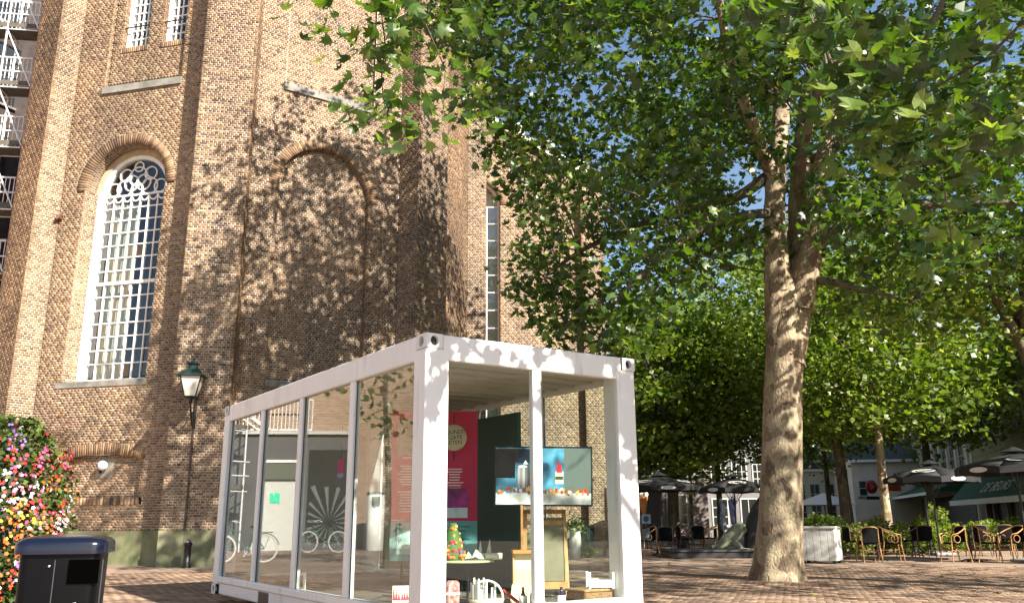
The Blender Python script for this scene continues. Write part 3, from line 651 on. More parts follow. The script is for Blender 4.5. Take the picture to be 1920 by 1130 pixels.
def scrp(name, x, z, w_, h_, m, dy=0): return MB().box((x*W2, -.0115-dy, z*H2), (w_*2*W2, .002, h_*2*H2)).build(name, m, tv)
scrp('picture_table', 0, -.80, 1.0, .20, screen_mat('screen white', (.75,.76,.74), (.25,.26,.25), 5, .1)); scrp('picture_shade', .72, .05, .28, .94, MS('grey', (.10,.13,.12)), -.0005)
scrp('picture_shade', -.80, .45, .2, .52, MS('dark', (.004,.004,.005), .05)); scrp('picture_shade', -.55, .72, .3, .25, MS('dark blue', (.008,.016,.03), .08), -.0003)
for k in range(7): v_ = (.30,.20,.34,.12,.05,.02,.04)[k]; scrp('picture_can', -.52+k*.052, -.06-.01*(k%2), .027, .40-.02*abs(k-2), MS('can%d' % k, (v_,v_,v_*1.02), .1), .0002*k)
def flat(name, x, z, w_, h_, m_, n=14, dy=0, a0=0):
    m = MB(); m.add([(x*W2+w_*W2*math.cos(a0+2*math.pi*i/n), -.0128-dy, z*H2+h_*H2*math.sin(a0+2*math.pi*i/n)) for i in range(n)], [tuple(range(n))]); return m.build(name, m_, tv)
flat('picture_can', -.44, .34, .10, .05, MS('can top', (.45,.47,.48))); flat('picture_roof', -.38, .47, .06, .10, MS('roof', (.5,.53,.6)), 3, .0003, R(90))
for k in range(3): flat('picture_swirl', -.1+.13*k, .45-.12*(k%3), .10, .16, MS('swirl%d' % (k%2), ((.05,.20,.34), (.02,.10,.18))[k%2], .1), 12, -.0006)
m = MB(); x, z = .33*W2, .02*H2; m.prism([(x-.03, z+.03), (x+.03, z+.03), (x+.014, z+.13), (x-.014, z+.13)], .0135, .0155); q = m.build('picture_bottle', MS('red', (.62,.03,.04)), tv); q.rotation_euler = (R(90),0,0)
scrp('picture_bottle', .33, -.05, .085, .22, MS('cream', (.72,.62,.40)), .002); scrp('picture_label', .33, -.06, .08, .06, MS('dark label', (.05,.06,.03)), .004)
for k in range(64):
    x = -.95+k*.03+random.uniform(-.02,.02); c = random.choice([(.50,.04,.015), (.60,.16,.02), (.62,.58,.52), (.35,.05,.03), (.6,.33,.08), (.10,.12,.10), (.20,.10,.05)]); n = random.choice((4,6,12))
    flat('picture_fruit', x, -.56+random.uniform(-.08,.14), random.uniform(.018,.045), random.uniform(.04,.10), MS('f%d%d%d' % tuple(int(v*99) for v in c), c, .1), n, .0001*k*.05+.0004, R(45) if n == 4 else 0)
def easel(px0, px1, pyt, pyb, y, name, label):
    a = at(px0, pyb, y); b = at(px1, pyb, y); t = at((px0+px1)/2, pyt, y+.15)
    e = thing(name, label, 'easel', ((a.x+b.x)/2, (a.y+b.y)/2, FZ), R(2)); hw = (b.x-a.x)/2; ht = t.z-FZ; return e, hw, ht
MWd = mat('pine wood', (.50,.29,.11), .55, var=.3, scale=9); MWd2 = mat('dark pine', (.33,.16,.05), .55, var=.3, scale=9)
e, hw, ht = easel(984, 1064, 955, 1085, 8.95, 'tall_easel', 'tall pale wooden easel carrying the television screen')
for s in (-1, 1): MB().bar((s*hw*1.0,0,0), (s*hw*.93,.12,ht), .04, .03).build('leg', MWd, e)
MB().bar((0,.5,0), (0,.14,ht-.1), .035).build('leg', MWd2, e); MB().bar((-hw,.10,ht-.02), (hw,.10,ht-.02), .05, .04).build('crossbar', MWd2, e)
MB().bar((-hw,.0,.12), (hw,.0,.12), .035, .07).build('crossbar', MWd, e); MB().bar((-hw*.96,.085,ht-.13), (hw*.96,.085,ht-.13), .03, .045).build('crossbar', MWd, e)
pt = thing('framed_canvas', 'grey green blank canvas leaning inside the tall easel', 'canvas', (e.location.x+.07, e.location.y+.02, FZ+.16), R(2)); pt.rotation_euler = (R(-7), 0, R(2))
MB().box((0,0,.31), (.24,.02,.62)).build('canvas', mat('olive canvas', (.20,.19,.12), .8, var=.25, scale=4), pt)
for s in (-1, 1): MB().box((s*.128,-.002,.31), (.014,.035,.64)).build('frame', MWd, pt)
# small cabinet easel, glowing in the sun
c0 = at(984, 1030, 8.55); ce = thing('painting_box', 'sunlit yellow painted board in a wooden box frame left of the tall easel', 'painting', (c0.x, c0.y, FZ), R(8))
zt = c0.z-FZ; zb = at(984,1098,8.55).z-FZ
MB().box((0,0,zt-.015), (.25,.16,.03)).build('lid', mat('orange wood', (.52,.20,.035), .5, var=.3), ce); MB().box((0,.02,(zt+zb)/2-.01), (.225,.03,zt-zb)).build('board', mat('ochre paint', (.66,.46,.16), .6, col2=(.75,.68,.45), scale=4), ce)
for s in (-1,1): MB().box((s*.115,.0,zt/2), (.012,.05,zt-.03)).build('side', MWd, ce)
m = MB(); m.add([(-.13,-.03,zb+.02), (.13,-.03,zb+.02), (.17,-.16,zb-.14), (-.17,-.16,zb-.14)], [(0,1,2,3)]); m.build('apron', mat('cream paper', (.66,.55,.35), .8, var=.2), ce)
MB().bar((-.02,.05,zt), (-.02,.05,zt+.42), .022).build('mast', MWd2, ce)
# round table, bouquet, cloth and table things
tb = at(868, 1049, 8.6); t = thing('round_table', 'round pale green cafe table with black centre leg inside the glass container', 'table', (tb.x, tb.y, FZ)); th = tb.z-FZ
MB().lathe([(0,0), (.30,0), (.31,.008), (.30,.018), (0,.018)], 32, (0,0,th-.018)).build('tabletop', mat('pale green enamel', (.42,.47,.25), .3), t)
MB().tube([(.05,0,0), (.05,0,th-.02)], .016, 8).build('leg', M_dark, t); MB().lathe([(0,0), (.16,0), (.15,.012), (0,.012)], 20, (.05,0,0)).build('foot', M_dark, t)
rb = np.random.default_rng(3); bq = thing('bouquet', 'cone shaped bouquet of red, orange and yellow flowers on the round table', 'flowers', (tb.x-.10, tb.y-.05, tb.z))
cols = {'red': (.62,.02,.02), 'orange': (.72,.16,.02), 'yellow': (.75,.42,.03), 'blue': (.10,.12,.30)}
for nm, c in cols.items():
    m = MB()
    for k in range(46 if nm != 'blue' else 9):
        zz = rb.uniform(.01,.33); 
        if nm == 'red': zz = rb.uniform(.01,.18)
        rr = .15*(1-zz/.42)*rb.uniform(.7,1); a = rb.uniform(0, 6.28); m.ell((rr*math.cos(a), rr*math.sin(a), zz), (rb.uniform(.014,.026), rb.uniform(.014,.026), rb.uniform(.012,.02)), 6, 4)
    m.build('blossom', mat('petal '+nm, c, .6), bq)
m = MB(); m.lathe([(.10,0), (.12,.05), (.07,.25), (.02,.34)], 12); m.build('leaves', mat('bouquet leaves', (.05,.12,.03), .7), bq)
cl = thing('crumpled_paper', 'crumpled grey paper and a rolled sheet lying on the table right of the bouquet', 'paper', (tb.x+.16, tb.y-.02, tb.z), 0)
m = MB(); N = 9; V = []; rg = random.Random(4)
for i in range(N):
    for j in range(5): V.append((-.14+i*.035, -.08+j*.04, .01+(.09 if 0 < j < 4 else .02)*rg.random()*(1.2-abs(i-3)/6)))
m.add(V, [(i*5+j, i*5+5+j, i*5+6+j, i*5+1+j) for i in range(N-1) for j in range(4)]); m.add([(-.02,0,.02), (.01,.01,.19), (.03,0,.03), (.06,0,.03), (.10,.01,.20), (.12,0,.05)], [(0,1,2), (3,4,5)]); m.build('sheet', mat('grey paper', (.50,.50,.45), .9, var=.3, scale=12), cl)
m = MB(); m.tube([(.06,-.05,.035), (.22,-.04,.035)], .032, 12); m.build('roll', mat('cream roll', (.62,.58,.42), .8), cl)
wc = at(912, 1122, 8.2); ch = thing('white_basket', 'white wire basket full of candles with an arched handle on the container floor', 'basket', (wc.x, wc.y, FZ)); hb = wc.z-FZ
MWm = mat('white enamel', (.80,.79,.74), .4)
MB().lathe([(0,0), (.145,0), (.165,max(.06,hb)), (0,max(.06,hb))], 18).build('bucket', mat('cream bucket', (.60,.56,.42), .6), ch)
m = MB(); m.torus((0,0,hb+.01), .15, .010, 'Y', 16, 6, math.pi); m.build('handle', MWm, ch)
for k in range(15):
    a = rb.uniform(0,6.28); q = rb.uniform(.01,.14); m = MB(); hh = rb.uniform(.07,.19); m.tube([(q*math.cos(a), q*math.sin(a)*.8, hb-.03), (q*math.cos(a)*1.04, q*math.sin(a)*.8, hb+hh)], [.011,.010], 7); m.build('candle', MWm, ch)
for px, py, y, h_, c, lab in ((981, 1128, 8.15, .24, (.13,.03,.02), 'tall dark red wine bottle standing at the front window'), (1053, 1128, 8.15, .20, (.03,.02,.04), 'dark bottle with a pale label right of the front mullion')):
    q = at(px, py, y); b = thing('bottle', lab, 'bottle', (q.x, q.y, FZ), 0, 'bottles at the front window')
    z0 = q.z-FZ; MB().lathe([(0,0), (.035,0), (.036,z0), (.036,z0+.02), (.012,z0+.09), (.013,z0+.13), (0,z0+.13)], 14).build('body', mat('bottle glass %d' % px, c, .12), b); MB().lathe([(0,0), (.0372,0), (.0372,.07), (0,.07)], 14, (0,0,max(.02,z0-.08))).build('label_band', MW, b)
q = at(1003, 1126, 8.1); b = thing('small_jars', 'small cream printed jar standing beside the red bottle', 'jar', (q.x, q.y, FZ)); MB().lathe([(0,0), (.045,0), (.045,q.z-FZ+.06), (.03,q.z-FZ+.08), (0,q.z-FZ+.08)], 12).build('body', mat('cream print', (.62,.55,.38), .6, col2=(.12,.10,.05), scale=30), b)
q = at(1112, 1112, 8.75); b = thing('wicker_hamper', 'brown wicker hamper on the container floor near the right post', 'basket', (q.x, q.y, FZ), yaw); hz_ = q.z-FZ+.03
m = MB(); m.bev((0,0,hz_/2), (.44,.3,hz_), .012); m.build('body', mat('wicker', (.33,.19,.08), .7, var=.5, scale=40, bump=.6), b); m = MB(); m.bev((0,0,hz_+.012), (.46,.32,.024), .008); m.build('lid', mat('wicker lid', (.42,.25,.11), .7, var=.4, scale=40, bump=.5), b)
wcz = FZ+hz_+.025
b = thing('white_crate', 'small white open wooden crate with raised corner posts on the wicker hamper', 'crate', (q.x+.07, q.y-.02, wcz), R(4))
MB().box((0,-.09,.045), (.22,.012,.07)).build('side_board', MWm, b); MB().box((0,.09,.045), (.22,.012,.07)).build('side_board', MWm, b)
for s in (-1,1):
    for s2 in (-1,1): MB().box((s*.115,s2*.085,.075), (.022,.022,.15)).build('post', MWm, b)
MB().box((0,0,.012), (.21,.17,.012)).build('base', MWm, b)
q = at(754, 1130, 8.6); b = thing('framed_print', 'white print of red flames leaning low against the left glass by the near post', 'picture', (q.x, q.y, FZ), R(10)); zz = at(754,1097,8.6).z-FZ
MB().box((0,0,zz/2), (.19,.012,zz)).build('sheet', MWm, b)
m = MB(); rg = random.Random(8)
for k in range(7): x = -.08+k*.025; m.add([(x-.012,-.008,.02), (x+.014,-.008,.02), (x+rg.uniform(-.01,.01),-.008,zz*rg.uniform(.5,.95))], [(0,1,2)])
m.build('red_drawing', mat('red ink', (.55,.02,.05), .6), b)
q = cont_inv @ pl(562, 1105, CN+CB*.12, 214.26); wq = pl(562, 1105, CN+CB*.12, 214.26); zt = pl(562, 1071, CN+CB*.12, 214.26).z
b = thing('small_poster', 'small white poster standing inside the left glass beside the third mullion', 'poster', (wq.x, wq.y, wq.z), yaw+R(90)); hh = zt-wq.z
MB().box((0,0,hh/2), (.32,.008,hh)).build('sheet', MWm, b); MB().box((-.02,.006,hh*.5), (.16,.006,hh*.6)).build('picture', mat('grey green print', (.28,.33,.26), .7, col2=(.05,.08,.05), scale=9), b)
wq = pl(638, 895, CN+CB*.14, 214.26); zt = pl(638, 860, CN+CB*.14, 214.26).z
b = thing('pink_tag', 'small pink and lilac tag hanging inside the left glass wall', 'tag', (wq.x, wq.y, wq.z), yaw+R(90)); hh = zt-wq.z
MB().box((0,0,hh*.62), (.17,.006,hh*.76)).build('card', mat('hot pink card', (.62,.02,.16), .6), b); MB().box((0,0,hh*.12), (.15,.006,hh*.22)).build('card', mat('lilac card', (.35,.37,.6), .6), b); MB().tube([(0,0,hh), (0,0,hh+.35)], .003, 5).build('string', M_dark, b)
q = at(848, 1128, 8.2); b = thing('red_parcel', 'small red patterned parcel at the foot of the near corner post', 'parcel', (q.x, q.y, FZ), R(12)); MB().bev((0,0,.11), (.12,.1,.22), .02).build('wrap', mat('red wrap', (.62,.03,.04), .5, col2=(.7,.45,.4), scale=25), b); MB().bar((-.062,-.052,.11), (.062,-.052,.11), .004, .02).build('ribbon', MWm, b)
q = at(955, 1118, 8.3); b = thing('red_stick', 'red wooden handle leaning beside the white basket', 'handle', (q.x, q.y, FZ), 0); MB().tube([(-.06,0,q.z-FZ+.06), (.10,-.05,q.z-FZ-.06)], .016, 8).build('grip', mat('red lacquer', (.42,.03,.02), .35), b); MB().tube([(.10,-.05,q.z-FZ-.06), (.16,-.07,.0)], .010, 8).build('shaft', MWd2, b)
# ------------------------------------------------------------------ things on the church wall
M_green = mat('old green copper paint', (.010,.030,.024), .45, var=.3, scale=9)
lp = pl(366, 770, P2L, nP2); lb = thing('wall_lantern', 'green and black lantern on a curled iron bracket on the lit church pier', 'lantern', (lp.x, lp.y, 3.7), R(nP2+90))
LX = .72  # distance off the wall
m = MB(); m.tube([(0,-.02,-.35), (0,-.02,.45)], .035, 8); m.tube([(0,0,-.30), (0,-.25,-.28), (0,-.5,-.10), (0,-LX,.22)], .024, 8); m.tube([(0,0,.1), (0,-.3,.02), (0,-.55,-.04)], .018, 8); m.torus((0,-.24,-.08), .13, .014, 'X', 20, 6); m.build('bracket', M_dark, lb)
cz = .28; m = MB()
def ringp(r, z): return [(-r,-LX-r,z), (r,-LX-r,z), (r,-LX+r,z), (-r,-LX+r,z)]
b0_, b1_ = .13, .245; z0_, z1_ = cz+.08, cz+.58
for p, q in zip(ringp(b0_, z0_), ringp(b1_, z1_)): m.bar(p, q, .022)
for rr, z in ((b0_, z0_), (b1_, z1_)):
    P = ringp(rr, z)
    for i in range(4): m.bar(P[i], P[(i+1)%4], .024)
m.build('frame', M_dark, lb)
m = MB(); P, Q = ringp(b0_-.004, z0_), ringp(b1_-.004, z1_); m.add(P+Q, [(i, (i+1)%4, 4+(i+1)%4, 4+i) for i in range(4)]); m.build('lamp_glass', mat('milky lamp glass', (.62,.60,.52), .25), lb)
m = MB(); m.lathe([(.46,0), (.44,.03), (.21,.17), (.15,.18), (.13,.30), (.20,.31), (.18,.34), (.06,.37), (.02,.39), (.03,.45), (0,.49)], 4, (0,-LX,z1_), False, a0=R(45)); m.build('roof', M_green, lb)
m = MB(); m.lathe([(0,0), (.05,0), (.035,.1), (.07,.13), (.07,.16), (0,.16)], 12, (0,-LX,cz-.08)); m.build('socket', M_dark, lb)
cpx = pl(363, 800, P2L+nn(nP2)*.03, nP2); m = MB(); m.tube([(cpx.x, cpx.y, .5), (cpx.x, cpx.y, 3.5)], .022, 8)
for z in (1.0, 2.0, 3.0): m.torus((cpx.x, cpx.y, z), .03, .01, 'Z', 10, 5)
tag(m.build('cable_conduit', mat('brown conduit', (.05,.035,.03), .6)), 'thin brown cable pipe running down the pier below the lantern', 'pipe')
q = gr(349, 1064); bo = thing('bollard', 'short black cast iron post standing at the foot of the lantern pier', 'bollard', (q.x, q.y, 0)); MB().lathe([(.11,0), (.11,.08), (.085,.1), (.08,.5), (.10,.53), (.10,.56), (.05,.62), (0,.64)], 14).build('shaft', M_dark, bo); MB().ell((0,-.06,.60), (.05,.03,.03), 10, 6).build('cap_plate', mat('zinc', (.5,.5,.5), .3, metal=.8), bo)
q = pl(112, 412, P1a, nA); fx = thing('wall_spout', 'small rusty iron fitting in the corner beside the big church window', 'fitting', (q.x+.05, q.y, q.z), R(nA+90)); MB().tube([(0,0,0), (.02,-.16,.04), (.0,-.22,-.05)], [.06,.07,.03], 8).build('spout', mat('rust', (.12,.05,.03), .8, var=.4, scale=20), fx); MB().lathe([(.02,-.02), (.08,0), (.02,.03)], 10, (0,-.06,.09)).build('collar', mat('rust'  , (.12,.05,.03)), fx)
# ------------------------------------------------------------------ litter bin
q = at(129, 1000, 5.6); bin_ = thing('litter_bin', 'black litter bin with a domed blue black lid at the left edge', 'bin', (q.x, q.y, 0), R(18)); bh = q.z
M_bin = mat('dark blue plastic', (.0015,.0016,.0025), .35, spec=.15); M_lid = mat('blue black lid', (.004,.006,.016), .2)
def rrect(hx, hy, r, n=5):
    P = []
    for cx, cy, a0 in ((hx-r,hy-r,0), (-hx+r,hy-r,90), (-hx+r,-hy+r,180), (hx-r,-hy+r,270)):
        for k in range(n+1): a = R(a0+90*k/n); P.append((cx+r*math.cos(a), cy+r*math.sin(a)))
    return P
def loft(m, rings, cap=True):
    V = [p for r in rings for p in r]; n = len(rings[0]); F = []
    for i in range(len(rings)-1):
        for k in range(n): j = (k+1) % n; F.append((i*n+k, i*n+j, (i+1)*n+j, (i+1)*n+k))
    m.add(V, F, True)
    if cap: m.add(rings[0], [tuple(range(n-1,-1,-1))]); m.add(rings[-1], [tuple(range(n))])
hx, hy = .225, .23
m = MB(); loft(m, [[(x*k,y*k,z) for x,y in rrect(hx,hy,.06)] for k, z in ((.93,.04), (.95,.06), (1,bh-.11))]); m.build('body', M_bin, bin_)
m = MB(); loft(m, [[(x*k,y*k,z) for x,y in rrect(hx+.035,hy+.035,.09)] for k, z in ((1,bh-.115), (1.0,bh-.10), (1,bh-.065), (.985,bh-.045), (.90,bh-.026), (.72,bh-.013), (.45,bh-.004), (.2,bh))]); m.build('lid', M_lid, bin_)
m = MB(); m.box((.14,-hy-.004,bh-.22), (.17,.012,.14)); op = m.build('opening', mat('bin inner shade', (.0008,.0008,.0008), .95, spec=0), bin_)  # solid box; the hole's inner shade is put into its black
m = MB(); m.torus((.11,-hy-.012,bh-.41), .013, .003, 'Y', 12, 5); m.ell((-.05,-hy-.006,bh-.185), (.009,.006,.009), 8, 6); m.build('lock', mat('steel', (.55,.55,.55), .3, metal=1), bin_)
for x in (-.02, .245): MB().box((x, -hy-.003, bh/2-.05), (.006,.006,bh-.2)).build('door_seam', mat('seam', (.03,.03,.035), .4), bin_)

# ------------------------------------------------------------------ foliage tools
LOB = np.array([(0,.40,.06), (0,0,0), (.26,.03,-.02), (.56,.28,-.10), (.30,.37,0), (.42,.74,-.10), (.15,.62,.01), (0,1.0,-.14), (-.15,.62,.01), (-.42,.74,-.10), (-.30,.37,0), (-.56,.28,-.10), (-.26,.03,-.02)])
LOBF = np.array([(0, i, i % 12+1) for i in range(1, 13)])
DIA = np.array([(0,0,0), (.40,.45,-.07), (0,1,-.04), (-.40,.45,-.07)]); DIAF = np.array([(0,1,2), (0,2,3)])
def rots(n, rg, tilt=.75, droop=.35):
    """leaf frames: blade mostly facing up, tip hanging outwards and down"""
    az = rg.uniform(0, 2*np.pi, n); dr = rg.normal(droop, .45, n); rl = rg.normal(0, tilt, n)
    y = np.stack([np.cos(az)*np.cos(dr), np.sin(az)*np.cos(dr), -np.sin(dr)], 1)
    x0 = np.stack([-np.sin(az), np.cos(az), np.zeros(n)], 1); z0 = np.cross(x0, y)
    x = x0*np.cos(rl)[:,None]+z0*np.sin(rl)[:,None]; z = np.cross(x, y)
    return np.stack([x, y, z], 2)
def leaf_arrays(P, size, rg, T, F, **k):
    n = len(P); Q = rots(n, rg, **k); s_ = size*rg.uniform(.65, 1.25, n)
    V = np.einsum('nij,kj->nki', Q, T)*s_[:,None,None]+P[:,None,:]
    return V, Q, s_
def fol_mesh(name, V, F, m, parent, tint, kind='stuff'):
    n, k = V.shape[:2]; FF = (F[None]+(np.arange(n)*k)[:,None,None]).reshape(-1, F.shape[1])
    return npmesh(name, V.reshape(-1,3), FF, m, parent, np.repeat(tint, len(F)), off=loc_of(parent).translation if parent else None, kind=kind)
def clumps(rg, blobs, n, shell=.55):
    """clump centres inside a union of ellipsoids, denser towards the outside"""
    vol = np.array([b[1][0]*b[1][1]*b[1][2] for b in blobs]); out = []
    for b, k in zip(blobs, np.maximum(1, (n*vol/vol.sum()).astype(int))):
        d = rg.normal(0, 1, (k,3)); d /= np.linalg.norm(d, axis=1)[:,None]; r = rg.uniform(shell**3, 1, k)**(1/3)
        out.append(np.array(b[0])+d*r[:,None]*np.array(b[1]))
    return np.concatenate(out)
def spread(rg, C, per, rad, flat=.55):
    d = rg.normal(0, 1, (len(C), per, 3))*np.array([1,1,flat])*.5
    return (C[:,None,:]+d*rad).reshape(-1,3)
def bark_mat(name, cols, sc=2.2):
    m = bpy.data.materials.new(name); m.use_nodes = True; t = m.node_tree; b = t.nodes['Principled BSDF']; L = t.links.new; b.inputs['Roughness'].default_value = .85
    tc = t.nodes.new('ShaderNodeTexCoord'); mp = t.nodes.new('ShaderNodeMapping'); mp.inputs['Scale'].default_value = (1,1,.6); L(tc.outputs['Object'], mp.inputs[0])
    n0 = t.nodes.new('ShaderNodeTexNoise'); n0.inputs['Scale'].default_value = 3; L(mp.outputs[0], n0.inputs['Vector'])
    ad = t.nodes.new('ShaderNodeMix'); ad.data_type = 'RGBA'; ad.blend_type = 'ADD'; ad.inputs[0].default_value = .35; L(mp.outputs[0], ad.inputs[6]); L(n0.outputs['Color'], ad.inputs[7])
    v = t.nodes.new('ShaderNodeTexVoronoi'); v.inputs['Scale'].default_value = sc*2.2; L(ad.outputs[2], v.inputs['Vector'])
    n = t.nodes.new('ShaderNodeTexNoise'); n.inputs['Scale'].default_value = sc*9; n.inputs['Detail'].default_value = 6; L(mp.outputs[0], n.inputs['Vector'])
    sep = t.nodes.new('ShaderNodeSeparateColor'); L(v.outputs['Color'], sep.inputs[0])
    mx = t.nodes.new('ShaderNodeMath'); mx.operation = 'MULTIPLY_ADD'; mx.inputs[1].default_value = .55; L(sep.outputs[0], mx.inputs[0])
    ml = t.nodes.new('ShaderNodeMath'); ml.operation = 'MULTIPLY'; ml.inputs[1].default_value = .5; L(n.outputs['Fac'], ml.inputs[0]); L(ml.outputs[0], mx.inputs[2])
    r = t.nodes.new('ShaderNodeValToRGB'); e = r.color_ramp.elements
    while len(e) < len(cols): e.new(.5)
    for i, c in enumerate(cols): e[i].position = .2+.6*i/(len(cols)-1); e[i].color = (*c,1)
    L(mx.outputs[0], r.inputs[0]); L(r.outputs[0], b.inputs['Base Color'])
    bp = t.nodes.new('ShaderNodeBump'); bp.inputs['Strength'].default_value = 1.0; bp.inputs['Distance'].default_value = .05; L(mx.outputs[0], bp.inputs['Height']); L(bp.outputs[0], b.inputs['Normal'])
    return m
M_bark = bark_mat('plane tree bark', [(.085,.06,.036), (.18,.13,.08), (.29,.22,.14), (.38,.31,.20), (.18,.15,.085)], 3.0)
M_bark2 = bark_mat('dark bark', [(.03,.025,.018), (.08,.065,.045), (.13,.11,.07), (.07,.06,.035)])
leafmesh = bpy.data.meshes.new('leaf'); leafmesh.from_pydata([tuple(v) for v in LOB], [], [tuple(f) for f in LOBF]); leafmesh.materials.append(M_leaf1)
def limb(m, pts, r0, r1, n=10, sub=4, rg=random.Random(2), wob=.06):
    P = [Vector(p) for p in pts]; out = []
    for i in range(len(P)-1):
        a = P[max(0,i-1)]; b = P[i]; c = P[i+1]; d = P[min(len(P)-1,i+2)]
        for k in range(sub):
            t = k/sub; out.append(.5*((2*b)+(c-a)*t+(2*a-5*b+4*c-d)*t*t+(3*b-a-3*c+d)*t**3)+Vector((rg.uniform(-1,1), rg.uniform(-1,1), 0))*wob*r0*.5)
    out.append(P[-1]); N = len(out); R_ = [r0+(r1-r0)*i/(N-1) for i in range(N)]
    m.tube(out, [r*(1+rg.uniform(-.06,.06)) for r in R_], n); return out
def twigs(m, nodes, C, rg, cnt, r=.02):
    N = np.array([tuple(p) for p in nodes]); idx = rg.choice(len(C), min(cnt, len(C)), replace=False)
    for i in idx:
        c = C[i]; d = np.linalg.norm(N-c, axis=1); j = int(np.argmin(d+np.maximum(0, N[:,2]-c[2])*.4))
        if d[j] > 2.6 or d[j] < .4: continue
        a, b = Vector(N[j]), Vector(c); mid = a.lerp(b, .5)+Vector((0,0,.12*d[j]))
        m.tube([a, a.lerp(mid,.6), mid, mid.lerp(b,.6)-Vector((0,0,.02)), b], [r*1.5, r*1.2, r, r*.7, r*.35], 5, cap=False)
def church_side(x, y):
    """is this bit of view kept open between the crown and the church?"""
    bx = np.interp(y, [-60,0,30,60,150,250,300,330,400,430,470,560,600,640,665], [700,730,740,765,800,880,905,935,995,985,975,975,1010,1050,1130])
    return (x < bx) & (y < 660) & (y > -50) & (x > -150)
def below_crown(x, y):
    by = np.interp(x, [0,1000,1130,1190,1300,1430,1540,1700,1920], [660,660,665,690,700,700,620,590,570])
    return y > by
# ------------------------------------------------------------------ main plane tree
rg = np.random.default_rng(21)
tb0 = gr(1460, 1087); tb0.z = 0; DT = tb0.y
pt_ = thing('plane_tree', 'large plane tree with thick peeling mottled trunk right of the glass container', 'tree', tb0)
def T_(px, py, d=0): return at(px, py, DT+d)
m = MB(); rr_ = random.Random(4)
core = [(1458,1100,.52), (1459,1084,.475), (1461,1056,.415), (1463,970,.385), (1466,850,.355), (1468,740,.335), (1473,650,.335), (1479,590,.345), (1480,560,.30), (1480,535,.22), (1480,518,.13), (1480,508,.05)]
pts = [T_(a, b) for a, b, r in core]; pts[0].z = -.05
NS = 26; rings = []
for i, (p, (a, b, r)) in enumerate(zip(pts, core)):
    ring_ = []
    for k in range(NS):
        t_ = 2*math.pi*k/NS; fl = (1+.10*math.sin(5*t_+1)+.05*math.sin(3*t_)) if i < 3 else 1+.035*math.sin(4*t_+i*.5)+.02*math.sin(7*t_-i)
        ring_.append(p+Vector((math.cos(t_), math.sin(t_), 0))*r*(fl+rr_.uniform(-.012,.012)))
    rings.append(ring_)
loft(m, rings); 

m.build('trunk', M_bark, pt_, world=True)
LIM = [([(1468,690,0), (1463,630,0), (1459,560,0), (1456,470,.1), (1452,400,.2), (1455,330,.3), (1462,250,.5), (1470,130,.8), (1468,0,1.2), (1460,-140,1.6)], .29, .12),
       ([(1455,340,.3), (1432,290,.1), (1410,230,-.3), (1385,160,-.7), (1360,70,-1.0), (1340,-60,-1.4)], .17, .06),
       ([(1478,680,0), (1488,610,.0), (1499,530,.05), (1502,440,.4), (1500,350,.8), (1508,250,1.2), (1525,150,1.6), (1545,20,2.0), (1560,-140,2.4)], .32, .12),
       ([(1500,580,-.1), (1515,500,-.15), (1530,430,-.3), (1528,380,-.2), (1545,280,.2), (1575,150,.4), (1600,0,.4)], .26, .07),
       ([(1508,530,-.1), (1530,468,-.25), (1570,430,-.6), (1620,405,-.9), (1700,388,-1.2), (1800,382,-1.4), (1930,380,-1.8)], .13, .06),
       ([(1528,525,-.2), (1560,528,-.5), (1610,542,-.8), (1660,552,-1.0), (1712,566,-1.2)], .09, .025),
       ([(1440,330,.3), (1380,370,.6), (1300,390,1.2), (1200,420,1.6), (1090,470,1.6), (1020,520,1.4)], .12, .03),
       ([(1440,400,.1), (1390,405,-.8), (1310,430,-1.6), (1220,500,-2.2), (1150,570,-2.6)], .10, .03),
       ([(1530,300,.8), (1620,240,1.6), (1730,230,2.6), (1850,245,3.2)], .14, .05),
       ([(1465,200,.6), (1380,110,1.6), (1250,60,2.8), (1100,10,3.6), (980,-40,4.2)], .13, .04),
       ([(1525,150,1.6), (1560,60,3.6), (1620,-20,5.5)], .14, .05), ([(1510,420,-.4), (1500,330,-2.0), (1520,220,-3.6), (1560,120,-5.0)], .12, .04)]
nodes = []
lm = []
for P, r0, r1 in LIM:
    mm = MB(); nodes += limb(mm, [T_(*p) for p in P], r0, r1, 12)[2:]; mm.build('limb', M_bark if r0 > .15 else M_bark2, pt_, world=True)
tx, ty = tb0.x, tb0.y
blobs = [((tx,ty,11.5), (6.5,6.8,5.2)), ((tx-3.5,ty-1.2,9.6), (4.2,5.0,3.9)), ((tx+4.2,ty-1.0,9.0), (4.6,5.0,3.6)), ((tx-2.5,ty+3.5,9.5), (4.4,4.2,4.4)), ((tx-2.2,ty+.5,6.6), (3.0,3.4,1.7)), ((tx+1,ty-4.8,10.2), (4.6,3.2,3.2)), ((tx-4.6,ty+1.6,14.5), (3.6,4.2,3.0)), ((tx,ty,16.5), (4.8,5,2.6)), ((tx-4.8,ty-2.4,13.2), (2.6,3.0,2.4))]
blobs.append(((tx-4.4,ty+1.8,17.0), (2.6,3.0,2.0))); blobs.append(((tx+.3,ty+5.8,13.0), (4.2,3.6,4.2)))
C = np.concatenate([clumps(rg, blobs, 1380, .42), clumps(rg, [((5.2,23.8,11.4), (3.0,2.6,3.4))], 85, .2)])
x_, y_, D_ = projn(C); inr = (x_ > -100) & (x_ < 2000) & (y_ > -80)
C = C[~(church_side(x_, y_) | (below_crown(x_, y_) & inr))]
